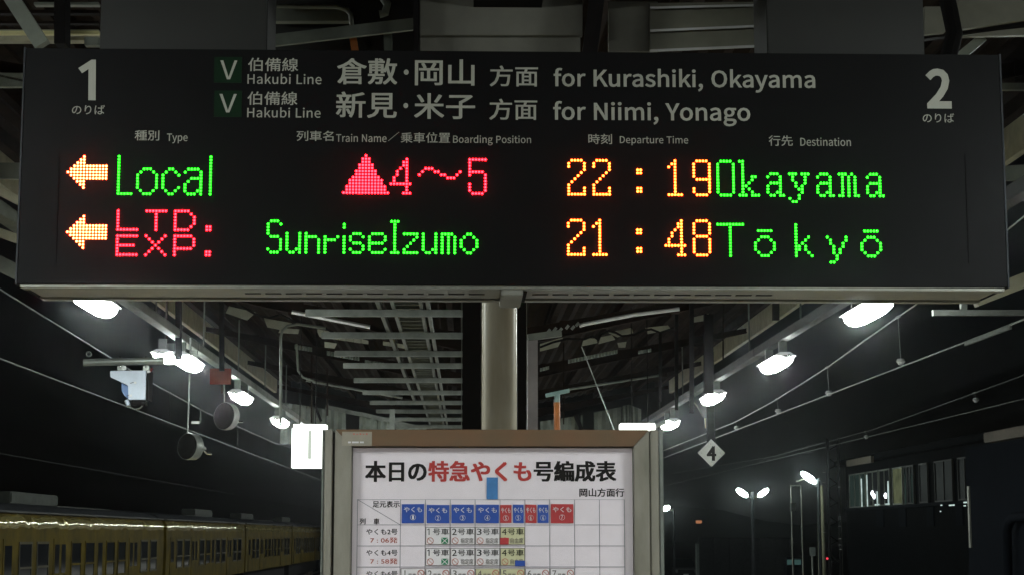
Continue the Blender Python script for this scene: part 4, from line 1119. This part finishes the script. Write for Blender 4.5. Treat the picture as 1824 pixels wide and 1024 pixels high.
# ================================================================== YELLOW TRAIN
XT = -9.0
train = thing('yellow_train', 'yellow passenger train with dark windows standing on the far left track', 'train', (XT - 1.4, 60, ZT))
ZR = EYE + .42
def car(ya, yb, aco):
    W = 2.85; zc = ZT + 1.15
    prof = [(XT, zc), (XT + .02, zc + 1.2), (XT, ZR - .14), (XT - .05, ZR - .02), (XT - .12, ZR)]
    prof2 = [(2 * (XT - W / 2) - x, z) for x, z in reversed(prof)]
    body = MB().prism(prof + prof2, ya, yb).build('car_body', M['yellow'], train, bevel=.01)
    roof = [(XT - .10, ZR + .002), (XT - .35, ZR + .16), (XT - .8, ZR + .25), (XT - W / 2, ZR + .29)]
    roof2 = [(2 * (XT - W / 2) - x, z) for x, z in reversed(roof[:-1])]
    MB().prism(roof + roof2, ya + .05, yb - .05).build('roof', M['train_roof'], body, smooth=True)
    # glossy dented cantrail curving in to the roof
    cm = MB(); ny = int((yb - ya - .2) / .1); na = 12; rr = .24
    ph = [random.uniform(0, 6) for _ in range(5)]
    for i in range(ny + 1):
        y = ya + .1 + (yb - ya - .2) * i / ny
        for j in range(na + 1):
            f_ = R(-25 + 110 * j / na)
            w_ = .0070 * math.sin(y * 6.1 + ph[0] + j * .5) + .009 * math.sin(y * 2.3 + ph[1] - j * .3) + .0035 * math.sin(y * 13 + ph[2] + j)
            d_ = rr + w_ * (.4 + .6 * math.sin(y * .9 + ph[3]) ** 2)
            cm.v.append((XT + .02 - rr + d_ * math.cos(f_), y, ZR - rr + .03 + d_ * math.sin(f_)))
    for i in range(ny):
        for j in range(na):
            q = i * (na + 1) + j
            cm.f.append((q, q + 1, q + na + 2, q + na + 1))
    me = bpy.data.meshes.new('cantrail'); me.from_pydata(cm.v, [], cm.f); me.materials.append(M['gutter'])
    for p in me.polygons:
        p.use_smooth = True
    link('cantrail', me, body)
    MB().box(XT - .12, XT + .015, ya + .1, yb - .1, ZR + .012, ZR + .045).build('roof_edge', M['dim_steel'], body)
    # windows and doors
    y = ya + .7
    units = ['D', 'W', 'W', 'D2', 'W', 'W', 'n', 'W', 'W', 'D2', 'W', 'W', 'D']
    zt1 = EYE - .20; zm = EYE - .68; zb1 = EYE - 1.0
    for u in units:
        wd = {'W': 1.0, 'D': .8, 'D2': 1.3, 'n': .5}[u]
        if y + wd > yb - .3:
            break
        if u == 'W':
            fr = MB()
            fr.box(XT - .01, XT + .035, y - .05, y, zb1 - .05, zt1 + .05); fr.box(XT - .01, XT + .035, y + wd, y + wd + .05, zb1 - .05, zt1 + .05)
            fr.box(XT - .01, XT + .035, y, y + wd, zt1, zt1 + .05); fr.box(XT - .01, XT + .035, y, y + wd, zb1 - .05, zb1)
            fr.box(XT - .01, XT + .045, y, y + wd, zm - .022, zm + .022)
            w_ = fr.build('window', M['winframe'] if random.random() < .5 else M['yellow'], body)
            MB().box(XT - .005, XT + .024, y + .002, y + wd - .002, zb1 + .002, zt1 - .002).build('window_glass', M['glass'], body)
        elif u == 'n':
            MB().box(XT - .005, XT + .026, y, y + wd, zb1, zt1).build('window_glass', M['glass'], body)
        else:
            MB().box(XT - .005, XT + .028, y, y + wd, zc + .05, EYE - .08).build('door', M['yellow'], body, bevel=.01)
            k = 2 if u == 'D2' else 1
            for j in range(k):
                a0 = y + wd * (j / k) + .12; a1 = y + wd * ((j + 1) / k) - .12
                MB().box(XT + .02, XT + .032, a0, a1, EYE - .85, zt1 - .02).build('door_glass', M['glass'], body)
        y += wd + .52
    ac = MB().box(XT - 1.45, XT - .95, ya + aco, ya + aco + 4.6, ZR + .262, ZR + .52).build('air_conditioner', M['ac'], body, bevel=.03)
    MB().box(XT - 1.2, XT - .7, ya + 8.5, ya + 15, ZR + .215, ZR + .25).build('roof_vent', M['ac'], body)
    # underframe
    MB().box(XT - W + .3, XT - .25, ya + 1, yb - 1, ZT + .5, zc - .001).build('underframe', M['black'], body)
    for yy in (ya + 2.6, ya + 4.7, yb - 4.7, yb - 2.6):
        MB().tube([(XT - .35, yy, ZT + .43), (XT - .48, yy, ZT + .43)], .43, 20).build('wheel', M['rail'], body)
for ya, aco in ((14.8, 8), (34.9, 5.1), (55.0, 12.2), (75.1, 6), (95.2, 4)):
    car(ya, ya + 19.6, aco)

# ================================================================== RIGHT SIDE: BUILDINGS AND STREET
XB = 14.0
bd = thing('station_building', 'dark two storey building with dim windows beyond the right hand tracks', 'building', (XB + 4, 55, ZT))
ye = XB * 3200 / (1505 - 827)
z_roof = EYE + 2.62
MB().box(XB + .02, XB + 8, 47, ye, ZT - .3, z_roof - .15).build('wall', M['wall'], bd)
MB().box(XB - .35, XB + 8.3, 46.8, ye + .3, z_roof - .14, z_roof + .05).build('roof_slab', M['wall'], bd)
zs, zt2 = EYE + .94, EYE + 2.15
MB().box(XB - .08, XB + .1, 47, ye, zs - .10, zs).build('sill_band', M['wall2'], bd)
def yat(px):
    return XB * 3200 / (px - 827)
def bwin(p0, p1, m=None, z0=zs, z1=zt2, split=1):
    ya, yb = yat(p1), yat(p0)
    fr = MB(); t_ = .05
    fr.box(XB - .06, XB + .01, ya, ya + t_, z0, z1); fr.box(XB - .06, XB + .01, yb - t_, yb, z0, z1)
    fr.box(XB - .06, XB + .01, ya + t_, yb - t_, z1 - t_, z1); fr.box(XB - .06, XB + .01, ya + t_, yb - t_, z0 + .002, z0 + t_)
    for s in range(1, split):
        yy = ya + (yb - ya) * s / split
        fr.box(XB - .055, XB + .01, yy - .03, yy + .03, z0 + t_, z1 - t_)
    w_ = fr.build('window', M['dim_steel'] if p0 > 1600 else M['paint'], bd)
    MB().box(XB - .03, XB - .01, ya + t_, yb - t_, z0 + t_, z1 - t_).build('pane', m or M['glass2'], w_)
    return w_
bwin(1514, 1543, M['room'], split=3)
w1 = bwin(1546, 1566, split=2)
w2 = bwin(1568, 1587, split=2)
bwin(1592, 1610, M['room2'])
bwin(1613, 1630, split=3)
bwin(1640, 1655); bwin(1668, 1700, split=2); bwin(1710, 1748, split=3); bwin(1750, 1776, split=3)
for px, py in ((1555, 878), (1578.5, 882), (1558, 883)):
    p = PX(px, py, XB - .08)
    MB().tube([p, p + Vector((-.04, 0, 0)), p + Vector((-.07, 0, 0))], [.09, .09, .03], 8).build('bright_lamp', M['roomlamp'], bd, 'small bright lamp in the dark windows')
jam = emit('painted_glow', (.7, .9, .85), .7, 3)
for jx, h_ in ((1548, 1.1), (1586, .8), (1566, .5), (1617, 1.0), (1629, .9), (1538, 1.0)):  # light on the jambs put in as glowing strips
    MB().box(XB - .085, XB - .062, yat(jx), yat(jx) + .10, zs + .02, zs + h_).build('jamb_glow', jam if jx < 1590 else M['room'], bd)
for jx, jy, wd_ in ((1675, 898, 3), (1690, 898, 10), (1716, 893, 7), (1716, 899, 4), (1730, 903, 3), (1674, 909, 2), (1576, 896, 8), (1558, 897, 8)):  # reflections of lights put in as small glowing flecks
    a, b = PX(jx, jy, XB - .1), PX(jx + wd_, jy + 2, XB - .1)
    MB().box(XB - .1, XB - .09, *sorted((a.y, b.y)), *sorted((a.z, b.z))).build('painted_glint', jam, bd)
for p0 in (1560, 1600, 1650, 1702, 1748):
    MB().box(XB - .02, XB + .015, yat(p0 + 12), yat(p0), EYE + .25, zs - .12).build('wall_panel', M['wall2'], bd)
MB().bar(PX(1510, 825, XB - .4), PX(1554, 817, XB - .4), .1, .22).build('eave_highlight', M['beige'], bd)  # pale bar painted in as the highlight along the eave
MB().tube([(XB - .2, ye, ZT - .3), (XB - .2, ye, EYE + 2.0)], .035, 8).build('downpipe', M['sash'], bd, 'slim pale pipe at the far corner', smooth=True)
hut = thing('platform_shed', 'dim blue-grey building end with beige eave at the right edge', 'building', (12.5, 38, ZT))
XH = 11.6; yh0, yh1 = XH * 3200 / (1840 - 827), XH * 3200 / (1722 - 827)
MB().box(XH, XH + 4, 30, yh1, ZT - .3, EYE + 1.98).build('wall', M['wall2'], hut)
yh = XH * 3200 / (1776 - 827)
MB().box(XH - .25, XH + 4.2, 30, yh, EYE + 1.98, EYE + 2.2).build('eave', M['beige'], hut, bevel=.02)
MB().box(XH - .04, XH - .002, yh1 - .3, yh1 - .18, EYE - .3, EYE + 1.1).build('door_jamb', M['sash'], hut)
MB().tube([PX(1796, 1060, XH - .2), PX(1793, 945, XH - .2), PX(1798, 928, XH - .2), PX(1806, 920, XH - .2), PX(1840, 918, XH - .2)], .10, 10).build('bent_pipe', M['wall2'], hut, smooth=True)

def ell(mb, c, ax, la, ra, n=8):
    ax = Vector(ax).normalized(); c = Vector(c)
    pr = [(-1, .05), (-.85, .55), (-.5, .88), (0, 1), (.5, .88), (.85, .55), (1, .05)]
    return mb.tube([c + ax * la * t for t, _ in pr], [ra * r_ for _, r_ in pr], n)
def street(label, Y, poles, heads, arms=()):
    t = thing('street_lamp', label, 'street lamp', (P(poles[0][0], 951, Y).x, Y, ZT))
    for (px, py) in poles:
        p = P(px, py, Y)
        MB().tube([(p.x, Y, ZT - .3), (p.x, Y, p.z)], [.07, .05], 8).build('pole', M['train_roof'], t, smooth=True)
    for (x0, y0, x1, y1, r_) in heads:
        a, b = P(x0, y0, Y), P(x1, y1, Y)
        ell(MB(), (a + b) / 2, b - a, (b - a).length / 2, 1.25 * r_ * Y / 3200).build('lamp_head', M['street'], t, smooth=True)
    for (x0, y0, x1, y1) in arms:
        MB().tube([P(x0, y0, Y), P(x1, y1, Y)], .03, 6).build('arm', M['sash'], t)
    return t
street('street lamp with two bright heads spread in a V', 60, [(1340, 876)], [(1312, 870, 1332, 884, 4), (1350, 884, 1369, 870, 3.6)], [(1332, 884, 1340, 888), (1350, 884, 1341, 888)])
street('single bright street lamp head tilted down to the right', 60, [(1458, 852)], [(1427, 840, 1454, 860, 4.6)], [(1418, 857, 1432, 853), (1454, 860, 1458, 862)])
street('small bright lamp peeping out beside the right edge of the notice board', 110, [(1200, 908)], [(1181, 908, 1193, 901, 3.5)], [(1192, 907, 1200, 909)])
up = thing('utility_pole', 'dim greenish pole right of the single street lamp', 'pole', (P(1461, 951, 62).x, 62, ZT))
p = P(1461, 864, 62)
MB().tube([(p.x, 62, ZT - .3), (p.x, 62, p.z)], [.15, .10], 10).build('shaft', M['cream'], up, smooth=True)
gt = thing('post_pair', 'pair of thin dark posts with a small pale box under the single street lamp', 'posts', (P(1417, 951, 58).x, 58, ZT))
for x in (1409, 1427):
    p = P(x, 864, 58)
    MB().tube([(p.x, 58, ZT - .3), (p.x, 58, p.z)], .02, 6).build('post', M['sash'], gt, smooth=True)
MB().box(P(1409, 951, 58).x, P(1427, 951, 58).x, 57.98, 58.02, P(1409, 865, 58).z, P(1409, 862.5, 58).z).build('cross_bar', M['sash'], gt)
rect(MB(), 1409, 895, 1418, 910, 57.9, .15).build('box', M['ac'], gt)
ms = thing('dark_mast', 'tall dark lattice mast with tiny glints left of the slim pale pipe', 'mast', (P(1487, 951, 50).x, 50, ZT))
for x in (1478, 1497):
    MB().box(P(x - 2, 951, 50).x, P(x + 2, 951, 50).x, 50, 50.1, ZT - .3, P(x, 780, 50).z).build('mast_leg', M['black'], ms)
for k in range(14):
    y = 800 + k * 17
    MB().bar(P(1478, y, 50.04), P(1497, y + (14 if k % 2 else -10), 50.04), .03, .03, (0, 1, 0)).build('lattice_bar', M['black'], ms)
for y, x in ((866, 1495), (919, 1496), (923, 1496), (936, 1496), (958, 1496), (969, 1496), (977, 1497), (947, 1469), (840, 1468), (858, 1468)):
    rect(MB(), x - 2.5, y, x + 2.5, y + 1.3, 49.9, .02).build('mast_glint', M['white'], ms)  # white chips painted in as glints on the mast
# street level things
sgn = thing('small_road_sign', 'small pale rectangular sign on a post near the street lamps', 'sign', (P(1447, 951, 55).x, 55, ZT))
rect(MB(), 1442, 974, 1453, 989, 55, .03).build('sign_plate', M['signpale'], sgn)
p = P(1447, 989, 55); MB().tube([(p.x, 55.02, ZT - .3), (p.x, 55.02, p.z)], .03, 6).build('post', M['steel'], sgn)
vm = thing('vending_machine', 'dim bluish vending machine pair glowing faintly at street level', 'vending machine', (P(1412, 951, 75).x, 75, ZT))
for (x0, x1, top, m) in ((1402, 1411, 996, 'cyan_glow'), (1415, 1427, 996, 'cyan_glow')):
    MB().box(P(x0 - 1, 951, 75).x, P(x1 + 1, 951, 75).x, 75, 75.8, ZT - .3, P(x0, top - 4, 75).z).build('cabinet', M['wall2'], vm)
    rect(MB(), x0, top, x1, top + 9, 74.97, .02).build('lit_panel', M[m], vm)
fence = thing('low_wall', 'faint grey-green low wall behind the street lamps', 'wall', (P(1325, 951, 95).x, 95, ZT))
for k in range(6):
    MB().box(P(1245 + k * 27, 951, 95).x, P(1271.6 + k * 27, 951, 95).x, 95, 95.3, ZT - .3, P(1300, 957, 95).z).build('wall_panel', M['train_roof'], fence)
MB().box(P(1240, 951, 94).x, P(1245, 951, 94).x, 94, 94.4, ZT - .3, P(1243, 968, 94).z).build('end_post', M['signpale'], fence)
rl = MB().tube([P(1474, 994, 80), P(1474, 994, 80) + Vector((0, .1, 0))], .05, 8).build('red_signal_light', M['red_glow'])
tag(rl, 'tiny red light at street level below the utility pole', 'light')
ow = rect(MB(), 1239.5, 926, 1250, 931.5, 140, .1).build('lit_window', M['orange_glow'])
tag(ow, 'small orange lit window far off in the dark', 'window')

# a dark parked car seen from the front
cy = 115
car_t = thing('parked_car', 'dark car parked at street level right of the notice board', 'car', (P(1221, 951, cy).x, cy, ZT - .3))
cx = P(1221, 951, cy).x; zg = ZT - .3
bodyp = [(-.84, .25), (-.86, .75), (-.80, .92), (.80, .92), (.86, .75), (.84, .25)]
MB().prism([(cx + x, zg + z) for x, z in bodyp], cy, cy + 4.2).build('body', M['carpaint'], car_t, bevel=.06)
cab = [(cx + s * w_, cy + yy, zg + z) for yy, w_, z in ((.95, .74, .93), (1.6, .58, 1.45), (3.4, .58, 1.45), (4.05, .74, .93)) for s in (-1, 1)]
MB().add(cab, [(0, 2, 3, 1), (2, 4, 5, 3), (4, 6, 7, 5), (0, 6, 4, 2), (1, 3, 5, 7), (0, 1, 7, 6)]).build('cabin', M['carpaint'], car_t, bevel=.03)
MB().add([(cx - .66, cy + .99, zg + .98), (cx + .66, cy + .99, zg + .98), (cx + .54, cy + 1.54, zg + 1.41), (cx - .54, cy + 1.54, zg + 1.41)], [(0, 1, 2, 3)]).build('windscreen', M['glass'], car_t)
for s in (-1, 1):
    MB().tube([(cx + s * .6, cy - .005, zg + .68), (cx + s * .6, cy - .03, zg + .68)], .1, 12).build('headlight', M['chrome'], car_t)
    for yy in (.75, 3.4):
        MB().tube([(cx + s * .66, cy + yy, zg + .31), (cx + s * .87, cy + yy, zg + .31)], .31, 18).build('wheel', M['black'], car_t)
MB().box(cx - .17, cx + .17, cy - .03, cy - .008, zg + .38, zg + .52).build('number_plate', M['white'], car_t)
MB().box(cx - .8, cx + .8, cy - .02, cy - .002, zg + .8, zg + .84).build('bonnet_trim', M['chrome'], car_t)
